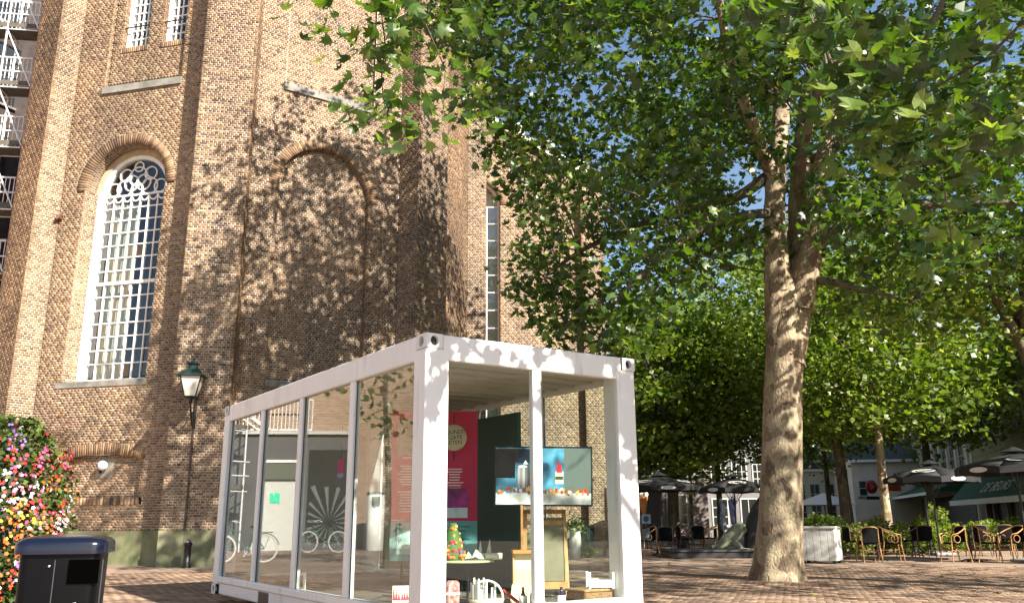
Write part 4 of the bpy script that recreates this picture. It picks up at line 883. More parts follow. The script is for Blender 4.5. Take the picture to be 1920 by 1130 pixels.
# hanging sprays along the edge of the crown towards the church
edge = [(975,430,-.8), (990,470,.2), (965,500,-.4), (1000,520,-.5), (985,545,0), (1010,555,.5), (1000,595,.2), (1040,575,.6), (1030,600,-.5), (1075,590,0), (1100,610,.5), (1120,640,.2), (1040,632,-.3), (1060,560,.8), (1090,540,.3), (1140,560,.4), (1160,600,.5), (1080,640,.4), (1130,655,0), (1160,560,-2.6), (1190,540,-2.4), (1220,510,-2.2), (1250,480,-2), (1290,450,-1.6), (1180,590,-2.4), (1230,560,-2), (1280,520,-1.6), (1330,470,-1.2), (1150,610,-2.6), (1210,600,-1.8), (1350,420,-1), (1300,490,1), (1240,430,1.2), (1160,440,1.5), (1100,480,1.5), (1060,500,1.4), (1390,440,-.6), (1580,470,-.8), (1640,450,-1.2), (1700,440,-1.6), (1760,430,-1.6), (1830,430,-1.8), (1900,440,-2), (1680,480,-1), (1600,560,-.6), (1660,590,-1), (1710,580,-1.2), (1630,500,-.5), (1740,520,-1.5), (1800,480,-1.5), (1870,500,-1.6), (1560,430,-2.2), (1600,415,-2.4), (1640,400,-2.6), (1690,395,-2.6), (1740,385,-2.8), (1790,390,-2.8), (1840,385,-3), (1890,380,-3), (1620,440,-2), (1580,395,-2.4), (1530,330,-1.6), (1490,300,-1.5), (1470,260,-1.4), (1545,360,-2), (1665,375,-2.8), (1250,420,-3), (1330,400,-2.4), (1200,470,-3), (1150,500,-3.2), (1390,380,-1.6), (990,400,.4), (1020,360,.2), (960,360,1.0)]
C = np.concatenate([C, np.array([tuple(T_(*e)) for e in edge])])
# sky holes
x_, y_, D_ = projn(C); hole = np.zeros(len(C), bool)
for hx_, hy_, hr in ((1150,90,26), (1175,120,22), (1105,175,26), (1165,250,22), (1320,25,22), (1320,70,20), (1130,300,20), (1430,370,42), (1400,330,26), (1460,230,16), (1350,320,20), (1720,280,30), (1900,80,26), (1250,380,20), (1760,170,24), (1660,270,20), (1810,400,22), (1690,300,20)): hole |= (x_-hx_)**2+(y_-hy_)**2 < (hr*1.6)**2
C = C[~hole]
P = spread(rg, C, 34, .66, .55); x_, y_, D_ = projn(P); P = P[~(church_side(x_+28, y_) & (y_ < 640) & (rg.random(len(P)) < .75))]
V, Q, S_ = leaf_arrays(P, .172, rg, LOB, LOBF); ti = np.clip(rg.beta(2,2.4,len(P))+(rg.random(len(P)) < .04)*.4, 0, 1)
x_, y_, D_ = projn(P); sc_ = np.where((x_ > 20) & (x_ < 1900) & (y_ > 10) & (y_ < 690) & (D_ > 2), S_/D_, 0)
# prefer leaves with nothing in front: those near the outline of the crown
sc_ = sc_*np.where((x_ < 1080) & (y_ > 250), 3, 1); pick = np.argsort(-sc_)[:300]
def leaf_objects(idx, P, Q, S_, parent):
    o0 = loc_of(parent).translation
    for i in idx:
        o = bpy.data.objects.new('leaf', leafmesh); COL.objects.link(o); o.parent = parent
        M = Matrix(Q[i].tolist()).to_4x4()@Matrix.Diagonal((S_[i],)*3+(1,)); M.translation = Vector(P[i])-o0; o.matrix_local = M
leaf_objects(pick, P, Q, S_, pt_); rest = np.ones(len(P), bool); rest[pick] = False
fol_mesh('crown', V[rest], LOBF, M_leaf, pt_, ti[rest])
m = MB(); twigs(m, nodes, C, rg, 420, .014); m.build('twigs', M_bark2, pt_, world=True, kind='stuff')
# ------------------------------------------------------------------ second plane tree, its trunk right of the frame, branches hanging in near the camera
t2 = thing('plane_tree', 'plane tree just right of the view whose large leaves hang in at top centre', 'tree', (8.2, 2.6, 0))
m = MB(); limb(m, [(8.2,2.6,-.05), (8.15,2.6,1.5), (8.0,2.7,4.2), (7.7,2.9,6.5)], .48, .34, 18, wob=.05); m.build('trunk', M_bark, t2, world=True)
nodes = []
for P_, r0, r1 in (([(7.8,2.8,6.0), (6.5,4.0,7.4), (5.0,5.5,8.0), (3.8,7.0,7.8)], .2, .05), ([(7.7,2.9,6.3), (5.5,2.8,8.4), (3.0,3.5,9.6), (.5,5.0,9.4), (-1.0,7.2,8.3)], .055, .012), ([(7.7,2.9,6.3), (8.0,5.0,9.0), (7.6,7.5,10.5)], .2, .06), ([(7.7,2.9,6.3), (7.4,1.0,9.0), (6.5,-1,11)], .2, .06), ([(5.0,5.5,8.0), (4.2,6.6,6.2), (3.6,7.0,4.9)], .05, .015), ([(7.9,2.7,5.4), (6.2,3.2,5.9), (4.0,3.9,5.7), (2.0,4.6,5.2), (.6,4.4,5.1)], .07, .012)):
    mm = MB(); nodes += limb(mm, P_, r0, r1, 10)[1:]; mm.build('limb', M_bark2, t2, world=True)
rg = np.random.default_rng(9)
blobs = [((9.6,3.6,9.4), (2.2,2.2,1.9)), ((10.4,5.4,9.0), (2.0,2.2,1.6))]
C = clumps(rg, blobs, 150, .4); x_, y_, D_ = projn(C)
C = C[~((D_ > 0) & (x_ > -100) & (x_ < 2020) & (y_ > -60))]
near = [(1700,110,6.6), (1760,150,6.4), (1820,110,6.2), (1860,60,6.0), (1740,190,6.5), (1650,130,7.0), (1690,210,6.6), (1800,200,6.3), (1880,250,6.0), (1840,280,6.2), (1770,300,6.4), (1700,290,6.8), (1660,320,7.0), (1740,330,6.6), (1790,460,7.6), (1760,440,7.8), (1730,455,7.9), (1860,20,6.0), (1780,60,6.4), (1700,60,6.8), (1620,60,7.4), (1560,90,7.8), (1600,180,7.6), (1900,180,6.1), (1840,170,6.2), (1500,40,8), (1440,20,8.4)]
br_ = [((1.5,4.7,4.75), 10), ((1.9,5.2,4.8), 9), ((2.4,5.7,4.75), 9), ((2.9,6.1,4.6), 8), ((.8,4.4,5.0), 9), ((3.4,6.9,4.7), 8), ((3.9,7.4,4.6), 8), ((2.2,5.1,5.3), 8), ((1.2,4.9,5.3), 8)]
xb = np.concatenate([np.array(c)+np.random.default_rng(31).normal(0,.30,(k,3))*np.array([1,1,.5]) for c, k in br_])
xx_, yy_, dd_ = projn(xb); xb = xb[(yy_ < -30) | (xx_ > 1560)]
top = [(548,6,8.6), (600,-14,8.4), (690,90,8.8), (720,75,8.6), (735,110,8.9), (660,95,8.8), (745,50,8.7), (712,130,8.8), (725,165,8.9), (700,190,8.8), (735,200,8.9), (660,205,8.6), (745,225,9.0), (700,245,8.8), (715,20,8.6), (760,0,8.5), (830,225,9.0), (850,180,9.2), (800,60,9.2), (850,110,9.4), (780,-10,8.8), (835,30,9.2), (640,-20,8.5), (880,40,9.6), (895,130,9.8), (870,230,9.6), (900,200,10)]
Cn = np.concatenate([np.array([tuple(at(*e)) for e in near+top]), xb])
P = np.concatenate([spread(rg, C, 20, .95), spread(rg, Cn, 11, .42, .7)]); nC_ = len(C)*20
V, Q, S_ = leaf_arrays(P, .185, rg, LOB, LOBF); S0 = .185
ti = np.clip(rg.beta(2.4,2,len(P)), 0, 1)
x_, y_, D_ = projn(P); sc_ = np.where((x_ > 0) & (x_ < 1920) & (y_ > 0) & (y_ < 700) & (D_ > 1), S_/D_, 0); pick = np.argsort(-sc_)[:300]
leaf_objects(pick, P, Q, S_, t2); rest = np.ones(len(P), bool); rest[pick] = False
fol_mesh('crown', V[rest], LOBF, M_leaf, t2, ti[rest])
m = MB(); twigs(m, nodes, C, rg, 80, .02); 
def sprig(m, pts, r=.012): m.tube([at(*p) for p in pts], [r*(1-.12*i) for i in range(len(pts))], 6, cap=False)
sprig(m, [(705,-90,8.4), (712,0,8.6), (722,80,8.8), (715,150,8.8), (725,230,8.9)]); sprig(m, [(722,80,8.8), (690,90,8.8), (655,95,8.8)], .007); sprig(m, [(715,150,8.8), (690,195,8.8), (655,208,8.7)], .007)
sprig(m, [(760,-60,8.6), (800,50,9.1), (835,130,9.3), (830,225,9.0)], .010); sprig(m, [(1920,40,5.9), (1850,110,6.2), (1760,160,6.4), (1680,215,6.7)], .014); sprig(m, [(1930,220,5.9), (1850,270,6.2), (1760,305,6.4), (1690,310,6.8)], .012); sprig(m, [(1760,305,6.6), (1775,380,7.2), (1785,460,7.6)], .008)
m.build('twigs', M_bark2, t2, world=True, kind='stuff')
# ------------------------------------------------------------------ smaller trees of the square
def small_tree(label, px, y, r, zc, rad, n, lean=0, top=None, col=M_bark2, name='tree', seed=1, per=30, size=.22, groundpx=None):
    rg = np.random.default_rng(seed); q = at(px, 990, y); t = thing(name, label, 'tree', (q.x, q.y, 0)); h = zc+rad[2]*.4
    m = MB(); nd = limb(m, [(q.x,q.y,-.05), (q.x+lean*.1,q.y,h*.25), (q.x+lean*.5,q.y,h*.6), (q.x+lean,q.y,h)], r, r*.3, 12, 5, random.Random(seed), .1)
    m.build('trunk', col, t, world=True); m = MB(); nodes = nd[6:]
    for k in range(6):
        a = 6.28*k/6+seed; s = nd[8+k]; e = Vector((q.x+lean+rad[0]*.7*math.cos(a), q.y+rad[1]*.7*math.sin(a), zc+rad[2]*random.Random(seed*7+k).uniform(-.3,.5)))
        nodes += limb(m, [s, s.lerp(e,.5)+Vector((0,0,.4)), e], r*.4, r*.1, 7, 4)
    m.build('limbs', col, t, world=True, kind='stuff')
    c = Vector((q.x+lean*.8, q.y, zc)); bl = [(tuple(c), rad)]
    for k in range(5): a = 6.28*k/5+seed*.7; bl.append(((c.x+rad[0]*.62*math.cos(a), c.y+rad[1]*.6*math.sin(a), zc+rad[2]*(.35 if k % 2 else -.42)), (rad[0]*.55, rad[1]*.55, rad[2]*.5)))
    C = clumps(rg, bl, n, .5); x_, y_, D_ = projn(C)
    C = C[~((x_ < 1146) & (y_ > 150) & (D_ > 0))]
    C = C[rg.random(len(C)) < .72]; P = spread(rg, C, per, .95, .45); V, Q, S_ = leaf_arrays(P, size, rg, DIA, DIAF, droop=.25)
    fol_mesh('crown', V, DIAF, M_leaf2, t, np.clip(rg.beta(2.2,2,len(P)), 0, 1)); return t
small_tree('bushy bright green tree with a brown trunk behind the black parasols', 1264, 37, .28, 6.6, (3.9,3.2,4.2), 640, .2, seed=3, size=.27, name='lime_tree')
small_tree('slim tree with a pale trunk between the two black parasols beside the container', 1297, 43, .12, 7.6, (3.4,3.2,4.4), 420, .3, col=M_bark, seed=4, name='lime_tree')
small_tree('tree with a thin trunk left of the big plane trunk', 1352, 39, .16, 6.8, (3.8,3.4,4.0), 460, 0, seed=5, name='lime_tree')
small_tree('tall straight tree with a bare grey green trunk behind the white planter', 1591, 34, .27, 8.4, (5.0,4.0,5.0), 760, -.5, seed=6, name='plane_tree')
small_tree('thin dark ivy clad tree left of the tall straight trunk', 1560, 41, .15, 7.4, (3.8,3.5,4.2), 460, -.1, seed=7, name='lime_tree')
small_tree('forked tree with a flaking trunk above the hedge before the green awning', 1664, 30, .20, 6.9, (4.2,3.4,3.5), 640, .2, col=M_bark, seed=8, name='plane_tree')
small_tree('tree with a dark trunk behind the striped logo parasol', 1752, 37, .22, 8.2, (4.8,3.8,4.8), 760, .2, seed=9, name='plane_tree')
small_tree('plane tree whose foliage hangs in from the right edge before the cafe', 2030, 20, .32, 8.4, (3.6,3.4,3.2), 420, -1.6, seed=10, name='plane_tree')
small_tree('far tree rising at the end of the square behind the lime trees', 1480, 62, .3, 14.0, (7.5,5,8.0), 760, 0, seed=11, size=.34, name='far_tree')
small_tree('far dense tree beside the corner of the church wing', 1215, 52, .3, 9.5, (4.2,4,5.6), 420, .3, seed=12, size=.32, name='far_tree')
# ------------------------------------------------------------------ flower tower
q = at(6, 1000, 6.7); ft = thing('flower_tower', 'tall flower tower of red, orange, yellow and purple blossoms at the left edge', 'flowers', (q.x, q.y, 0))
rg = np.random.default_rng(33); n = 5200; zz = rg.uniform(.12, 1.88, n); a = rg.uniform(0, 6.28, n)
def lump(a, z): return 1+.10*np.sin(3*a+4*z)+.07*np.sin(5*a-9*z)+.05*np.sin(9*a+13*z)
def ftr(z): return np.interp(z, [0,.3,.7,.9,1.0,1.15,1.3,1.45,1.6,1.75,1.85,2.0], [.24,.31,.36,.41,.45,.43,.43,.36,.32,.21,.14,.03])
rr = ftr(zz)*lump(a, zz)*rg.uniform(.70,1.08,n)+(rg.random(n) < .05)*rg.uniform(0,.09,n); P = np.c_[q.x+rr*np.cos(a), q.y+rr*np.sin(a), zz]
V, Q, S_ = leaf_arrays(P, .050, rg, DIA, DIAF, droop=.6, tilt=1.0); fol_mesh('foliage', V, DIAF, ramp_mat('petunia leaf', 'tint', [(0,(.02,.04,.008)), (.6,(.055,.09,.015)), (1,(.17,.20,.05))], noise=0, transl=.3, rough=.5), ft, rg.random(n))
m = MB(); m.lathe([(.22,0), (.24,.05), (.2,.9), (.16,1.5), (.05,1.8)], 16); m.build('core', mat('dark moss', (.02,.03,.012), .9), ft)
FL = np.array([(0,0,.02)]+[(math.cos(k*1.2566+o)*r_, math.sin(k*1.2566+o)*r_, h) for k in range(5) for o, r_, h in ((0,.5,0), (.63,.34,.03))]); FLF = np.array([(0, i, i % 10+1) for i in range(1, 11)])
for nm, c, cnt, zlo, zhi in (('red', (.60,.02,.02), 520, .3, 1.6), ('orange', (.70,.12,.015), 280, .6, 1.35), ('yellow', (.75,.50,.03), 80, .9, 1.5), ('violet', (.22,.10,.42), 130, .5, 1.7), ('white', (.75,.72,.70), 300, .6, 1.4), ('pink', (.60,.06,.20), 170, 1.0, 1.7), ('mauve', (.50,.30,.55), 110, .7, 1.3)):
    cnt = int(cnt*1.5); kc = max(6, cnt//14); ci = rg.integers(0, kc, cnt); zc_ = rg.uniform(zlo, zhi, kc); ac_ = rg.uniform(0, 6.28, kc)
    zz = np.clip(zc_[ci]+rg.normal(0,.07,cnt), .1, 1.8); a = ac_[ci]+rg.normal(0,.22,cnt); rr = ftr(zz)*lump(a, zz)*rg.uniform(.95,1.10,cnt)+.01; P = np.c_[q.x+rr*np.cos(a), q.y+rr*np.sin(a), zz]
    # blossoms face outwards
    zax = np.c_[np.cos(a)+rg.normal(0,.35,cnt), np.sin(a)+rg.normal(0,.35,cnt), rg.normal(.3,.35,cnt)]; zax /= np.linalg.norm(zax, axis=1)[:,None]
    xax = np.cross(np.tile([0,0,1.], (cnt,1)), zax); xax /= np.linalg.norm(xax, axis=1)[:,None]; yax = np.cross(zax, xax); Qf = np.stack([xax, yax, zax], 2)
    V = np.einsum('nij,kj->nki', Qf, FL)*(rg.uniform(.018,.036,cnt))[:,None,None]+P[:,None,:]
    fol_mesh('blossoms', V, FLF, mat('blossom '+nm, c, .6, var=.2, scale=30), ft, rg.random(cnt))
m = MB()
for k in range(16):
    a_ = rg.uniform(0,6.28); z = rg.uniform(1.3,1.75); r_ = float(ftr(z)); p = Vector((r_*math.cos(a_), r_*math.sin(a_), z)); e = p+Vector((math.cos(a_)*.13, math.sin(a_)*.13, rg.uniform(.08,.2))); m.tube([p, p.lerp(e,.5)+Vector((0,0,.04)), e], .003, 4); m.ell(e, (.012,.012,.016), 6, 4)
m.build('seed_stems', mat('red stem', (.16,.04,.03), .7), ft, kind='stuff')

# ------------------------------------------------------------------ third tree, wholly right of the frame: only its shade and its mirror image are seen
t3 = thing('plane_tree', 'plane tree outside the right edge of the view that shades the paving', 'tree', (15.5, 6.5, 0))
m = MB(); limb(m, [(15.5,6.5,-.05), (15.5,6.5,3), (15.2,6.4,6), (14.6,6.8,9)], .42, .2, 14); m.build('trunk', M_bark, t3, world=True)
rg = np.random.default_rng(77); C = clumps(rg, [((14.6,6.6,8.6), (3.6,3.6,2.6)), ((15.2,11.5,8.2), (3.0,3.2,2.0))], 170, .4); x_, y_, D_ = projn(C); C = C[~((x_ < 2000) & (D_ > 0))]
P = spread(rg, C, 22, 1.0); V, Q, S_ = leaf_arrays(P, .22, rg, DIA, DIAF); fol_mesh('crown', V, DIAF, M_leaf2, t3, rg.random(len(P)))
yt = thing('young_tree', 'young plane tree outside the left edge, mirrored in the container glass', 'tree', (-12.4, 14.4, 0)); m = MB(); nd = limb(m, [(-12.4,14.4,-.05), (-12.4,14.4,2), (-12.3,14.5,4), (-12.2,14.4,5.6)], .09, .04, 10); m.build('trunk', M_bark2, yt, world=True)
rg = np.random.default_rng(55); C = clumps(rg, [((-12.2,14.4,5.0), (1.7,1.7,1.5))], 40, .3); C = np.concatenate([C, np.array([(-11.4,14.0,3.4), (-11.8,14.2,3.1), (-11.3,14.3,3.8), (-12.4,13.6,3.3)])]); P = spread(rg, C, 18, .6); V, Q, S_ = leaf_arrays(P, .19, rg, LOB, LOBF); fol_mesh('crown', V, LOBF, M_leaf, yt, rg.random(len(P)))
rg = np.random.default_rng(56); n = 170; P = np.c_[rg.uniform(-8,14,n), rg.uniform(9.5,24,n), np.full(n,.014)]; P = P[~((np.abs(P[:,0]+1.5) < 3.6) & (np.abs(P[:,1]-10.5) < 4.6))]
az_ = rg.uniform(0,6.28,len(P)); Qg = np.stack([np.c_[np.cos(az_),np.sin(az_),rg.normal(0,.12,len(P))], np.c_[-np.sin(az_),np.cos(az_),rg.normal(0,.12,len(P))], np.tile([0,0,1.],(len(P),1))], 2)
V = np.einsum('nij,kj->nki', Qg, LOB-np.array([0,.5,-.1]))*rg.uniform(.08,.15,len(P))[:,None,None]+P[:,None,:]
fl_ = fol_mesh('fallen_leaves', V, LOBF, ramp_mat('dry leaf', 'tint', [(0,(.16,.09,.03)), (.6,(.26,.17,.06)), (1,(.22,.24,.07))], noise=0), None, rg.random(len(P))); tag(fl_, 'dry brown plane leaves scattered over the paving', 'leaves')
q = gr(1660, 1100); dc = thing('drain_cover', 'small dark iron drain grate set in the sunlit paving at lower right', 'drain cover', (q.x,q.y,.006), R(20)); MB().box((0,0,.003), (.42,.42,.006)).build('frame', mat('rusty cast iron', (.06,.05,.045), .7, var=.3, scale=20), dc)
for k in range(7): MB().box((-.15+k*.05,0,.0085), (.02,.34,.005)).build('grate_bar', MATS['rusty cast iron'], dc)
# ------------------------------------------------------------------ cafe furniture
M_rat = mat('honey rattan', (.42,.22,.075), .5, var=.35, scale=25); M_wov = mat('black woven plastic', (.004,.004,.005), .85, var=.5, scale=120, bump=.5, spec=.15); M_ratd = mat('dark rattan', (.10,.06,.035), .5, var=.3, scale=25)
def make_chair(fm, sm, loc, label):
    t = thing('bistro_chair', label, 'chair', loc, 0, 'rattan bistro chairs of the terrace')
    m = MB(); m.lathe([(0,0), (.215,0), (.225,.02), (.215,.04), (0,.04)], 18, (0,-.02,.43), sy=.98); m.build('seat', sm, t)
    for sx in (-1, 1):
        MB().tube([(sx*.19,-.20,.44), (sx*.215,-.225,.2), (sx*.225,-.24,0)], [.016,.015,.013], 7).build('leg', fm, t)
        MB().tube([(sx*.20,.20,.80), (sx*.20,.19,.45), (sx*.215,.25,.15), (sx*.22,.28,0)], [.014,.016,.015,.013], 7).build('leg', fm, t)
        MB().tube([(sx*.20,.19,.80), (sx*.255,.08,.75), (sx*.27,-.06,.68), (sx*.25,-.19,.655), (sx*.205,-.21,.60), (sx*.195,-.20,.44)], .015, 7).build('armrest', fm, t)
        m = MB(); m.torus((sx*.225,-.06,.55), .085, .009, 'X', 18, 5); m.build('arm_ring', fm, t)
    m = MB(); m.tube([(-.20,.20,.80), (-.12,.235,.835), (0,.25,.845), (.12,.235,.835), (.20,.20,.80)], .017, 7)
    m.build('frame', fm, t)
    for P_ in (((-.2,-.2,.36), (0,-.22,.40), (.2,-.2,.36)), ((-.2,.22,.30), (0,0,.27), (.2,-.22,.30)), ((.2,.22,.30), (0,0,.275), (-.2,-.22,.30))): MB().tube(P_, .0095, 6).build('stretcher', fm, t)
    m = MB(); N = 8; V = []
    for i in range(N+1):
        a = -1+2*i/N
        for z in (.47, .58, .70, .82): V.append((a*.19, .20+.05*(1-a*a)*(z-.2), z+.02*(1-a*a)*(z > .8)))
    F = [(i*4+j, i*4+4+j, i*4+5+j, i*4+1+j) for i in range(N) for j in range(3)]; V2 = [(x, y+.014, z) for x,y,z in V]; n = len(V); F += [tuple(i+n for i in reversed(f)) for f in F]
    m.add(V+V2, F, True); m.build('backrest', sm, t); return t
chairs = [(1625,21.6,178,0,'rattan chair with its black back turned to the viewer beside the white planter'), (1668,21.7,78,0,'honey rattan chair seen from the side next to the chair by the planter'), (1786,21.5,-80,0,'honey rattan chair facing right near the middle of the front row'), (1848,21.5,75,0,'honey rattan chair facing left opposite the middle chair of the front row'), (1896,21.6,-78,0,'honey rattan chair facing right close to the right picture edge'), (1938,21.8,70,0,'rattan chair cut by the right picture edge'), (1728,24.2,175,1,'dark chair with its back turned in front of the hedge'), (1700,24.0,-90,1,'dark chair in the shade behind the side-on honey chair'), (1600,23.4,95,1,'dark chair half hidden behind the right side of the white planter'), (1830,24.3,180,1,'dark chair in the second row behind the two facing chairs'), (1880,24.6,170,1,'dark chair in the second row near the right edge'),
          (1120,26.2,170,1,'black chair seen through the right glass of the container'), (1150,26.0,150,1,'blue black chair seen through the glass beside the right post'), (1213,25.6,-70,0,'rattan chair just right of the container with its arm lit'), (1246,25.8,178,1,'black chair beside the blue cloth table'), (1283,27.5,100,1,'dark chair behind the low plinth, left one'), (1305,27.8,185,1,'black chair behind the low plinth, middle one'), (1330,28.2,-90,0,'brown rattan chair behind the low plinth near the sculpture')]
pro = {}
for px, y, rz, k, lab in chairs:
    q = at(px, 1000, y)
    if k not in pro: c = pro[k] = make_chair(M_rat if k == 0 else M_ratd, M_wov, (0,0,0), lab)
    else: c = copy_tree(pro[k])
    c.location = (q.x, q.y, 0); c.rotation_euler = (0,0,R(rz)); c['label'] = lab
tabs = [(1642,22.6,'small round terrace table between the planter chairs'), (1816,21.9,'small round terrace table between the two facing rattan chairs'), (1918,22.2,'small round terrace table at the right picture edge'), (1712,25.1,'small round terrace table before the hedge'), (1232,26.6,'small table with a blue cloth right of the container'), (1318,28.9,'small round terrace table behind the low plinth')]
tp = None
for px, y, lab in tabs:
    q = at(px, 1000, y)
    if tp is None:
        tp = c = thing('terrace_table', lab, 'table', (0,0,0), 0, 'small round tables of the terrace')
        MB().lathe([(0,0), (.33,0), (.34,.012), (.33,.025), (0,.025)], 24, (0,0,.72)).build('tabletop', mat('dark tabletop', (.05,.04,.035), .35), c); MB().tube([(0,0,.03), (0,0,.72)], .03, 8).build('column', M_dark, c)
        m = MB(); 
        for k in range(4): m.bar((0,0,.05), (.26*math.cos(k*1.5708+.7), .26*math.sin(k*1.5708+.7), .015), .03)
        m.build('foot', M_dark, c)
    else: c = copy_tree(tp)
    c.location = (q.x, q.y, 0); c['label'] = lab
q = at(1232,1000,26.6); m = MB(); loft(m, [[(x*k,y*k,z) for x,y in rrect(.4,.4,.1)] for k, z in ((1.12,.52), (1.03,.66), (1,.752), (.96,.758))]); o = m.build('tablecloth', mat('blue cloth', (.05,.17,.30), .7, var=.2)); o.location = (q.x,q.y,0); tag(o, 'blue cloth draped over the table right of the container', 'tablecloth')
q = at(1278,1000,29.5); pf = thing('potted_flowers', 'pot of pale pink flowers standing on the terrace by the brown trunk', 'flowers', (q.x,q.y,0)); MB().lathe([(0,0), (.16,0), (.22,.5), (0,.5)], 12).build('pot', M_dark, pf)
rg = np.random.default_rng(5); P = rg.normal(0, 1, (90,3))*np.array([.17,.15,.10])+np.array([q.x,q.y,.68]); V, Q, S_ = leaf_arrays(P, .11, rg, DIA, DIAF); fol_mesh('blossoms', V, DIAF, mat('pale pink petals', (.70,.48,.42), .7), pf, rg.random(90))
# parasols
M_par = mat('black parasol cloth', (.006,.006,.007), .75, var=.2, scale=3); M_logo = mat('white emblem print', (.62,.60,.55), .7)
def parasol(px, y, apex, half, rz, lab):
    q = at(px, apex, y); h = q.z; t = thing('parasol', lab, 'parasol', (q.x, q.y, 0), R(rz), 'black terrace parasols')
    MB().tube([(0,0,.05), (0,0,h-.05)], .03, 8).build('pole', M_dark, t); MB().bev((0,0,.04), (.6,.6,.08), .02).build('base', mat('concrete foot', (.25,.25,.24), .9), t)
    ze = h-.46; n = 8; E_ = []
    for k in range(n): a = 2*math.pi*(k+.5)/n; E_.append(Vector((half*math.cos(a), half*math.sin(a), ze)))
    m = MB(); top = Vector((0,0,h-.06)); F = []; V = []
    for k in range(n):
        a, b = E_[k], E_[(k+1)%n]; mid = (a+b)/2+Vector((0,0,.05)); i1, i2 = a.lerp(top,.5)+Vector((0,0,.02)), b.lerp(top,.5)+Vector((0,0,.02)); im = (i1+i2)/2-Vector((0,0,.01))
        m.add([a, mid, b, i2, im, i1, top], [(0,1,4,5), (1,2,3,4), (5,4,6), (4,3,6)], True)
        dn = Vector((0,0,-.16)); m.add([a, mid, b, b+dn, mid+dn-Vector((0,0,.02)), a+dn], [(0,5,4,1), (1,4,3,2)])
    cn = m.build('canopy', M_par, t); md = cn.modifiers.new('thick', 'SOLIDIFY'); md.thickness = .006
    m = MB(); m.lathe([(.16*1.9,-.03), (.02,.10), (0,.10)], 8, (0,0,h-.03), False, a0=math.pi/8); m.build('cap', M_par, t)
    for k in range(n):
        a = E_[k]; MB().bar(a-Vector((0,0,.015)), top-Vector((0,0,.05)), .016).build('rib', mat('wood rib', (.20,.11,.06), .6), t)
        s = a.lerp(top,.55); MB().bar(s-Vector((0,0,.03)), (0,0,h-1.05), .013).build('strut', M_dark, t)
    for k in range(0, n, 2):   # pale oval emblems printed on alternate panels
        a, b = E_[k], E_[(k+1)%n]; c = ((a+b)/2).lerp(top,.30); u = (b-a).normalized(); v = (top-(a+b)/2).normalized(); nr = u.cross(v).normalized()
        if nr.z < 0: nr = -nr
        c = c+nr*.062; m = MB(); N = 24; V = []
        for i in range(N): w_ = 2*math.pi*i/N; V += [c+u*math.cos(w_)*half*.24+v*math.sin(w_)*half*.115, c+u*math.cos(w_)*half*.185+v*math.sin(w_)*half*.075]
        m.add(V, [(2*i, 2*((i+1)%N), 2*((i+1)%N)+1, 2*i+1) for i in range(N)]); m.add([c+u*x*half+v*z*half for x, z in ((-.13,-.02), (.13,-.02), (.13,.02), (-.13,.02))], [(0,1,2,3)]); m.build('emblem', M_logo, t)
    for k in (1, 3, 5, 7):
        a, b = E_[k], E_[(k+1)%n]; c = (a+b)/2+Vector((0,0,-.06)); u = (b-a).normalized(); o_ = Vector((c.x,c.y,0)).normalized(); c = c+o_*.02; m = MB()
        m.add([c+u*math.cos(w_)*half*.17+Vector((0,0,math.sin(w_)*.065)) for w_ in [2*math.pi*i/18 for i in range(18)]], [tuple(range(18))]); m.build('emblem', M_logo, t)
parasol(1742, 25.5, 866, 1.32, 8, 'black parasol with white oval emblems over the middle of the right terrace')
parasol(1899, 21.4, 842, 1.42, 24, 'black parasol cut by the right picture edge')
parasol(1236, 31, 888, 1.5, 2, 'black parasol just right of the container with a small white emblem')
parasol(1374, 30.5, 890, 1.25, 40, 'black parasol just left of the big plane trunk')
# planter, hedge, pots
q = at(1541, 1060, 21.6); pb = thing('planter_box', 'tall weathered white wooden planter box right of the big plane trunk', 'planter', (q.x, q.y, 0), R(-32)); zt = at(1541,986,21.6).z
MPl = mat('weathered whitewash', (.50,.50,.47), .8, var=.25, scale=7, bump=.2)
for sx, L_ in ((0, .86), (1, .62)):
    for sd in (-1, 1):
        n_ = 5 if sx == 0 else 4
        for k in range(n_):
            wd = L_/n_
            c = ((-L_/2+wd*(k+.5), sd*.31, zt/2+.03) if sx == 0 else (sd*.43, -L_/2+wd*(k+.5), zt/2+.03)); d = ((wd-.008,.025,zt-.08) if sx == 0 else (.025,wd-.008,zt-.08)); m = MB(); m.bev(c, d, .005); m.build('plank', MPl, pb)
MB().box((0,0,zt-.06), (.82,.58,.04)).build('soil', mat('soil', (.04,.028,.02), .95), pb)
m = MB(); m.bev((0,-.325,zt-.02), (.94,.05,.05), .006); m.build('rim', MPl, pb); m = MB(); m.bev((.445,0,zt-.02), (.05,.60,.05), .006); m.build('rim', MPl, pb)
for x in (-.36,.36):
    for y in (-.25,.25): MB().box((x,y,.035), (.08,.08,.07)).build('foot', M_dark, pb)
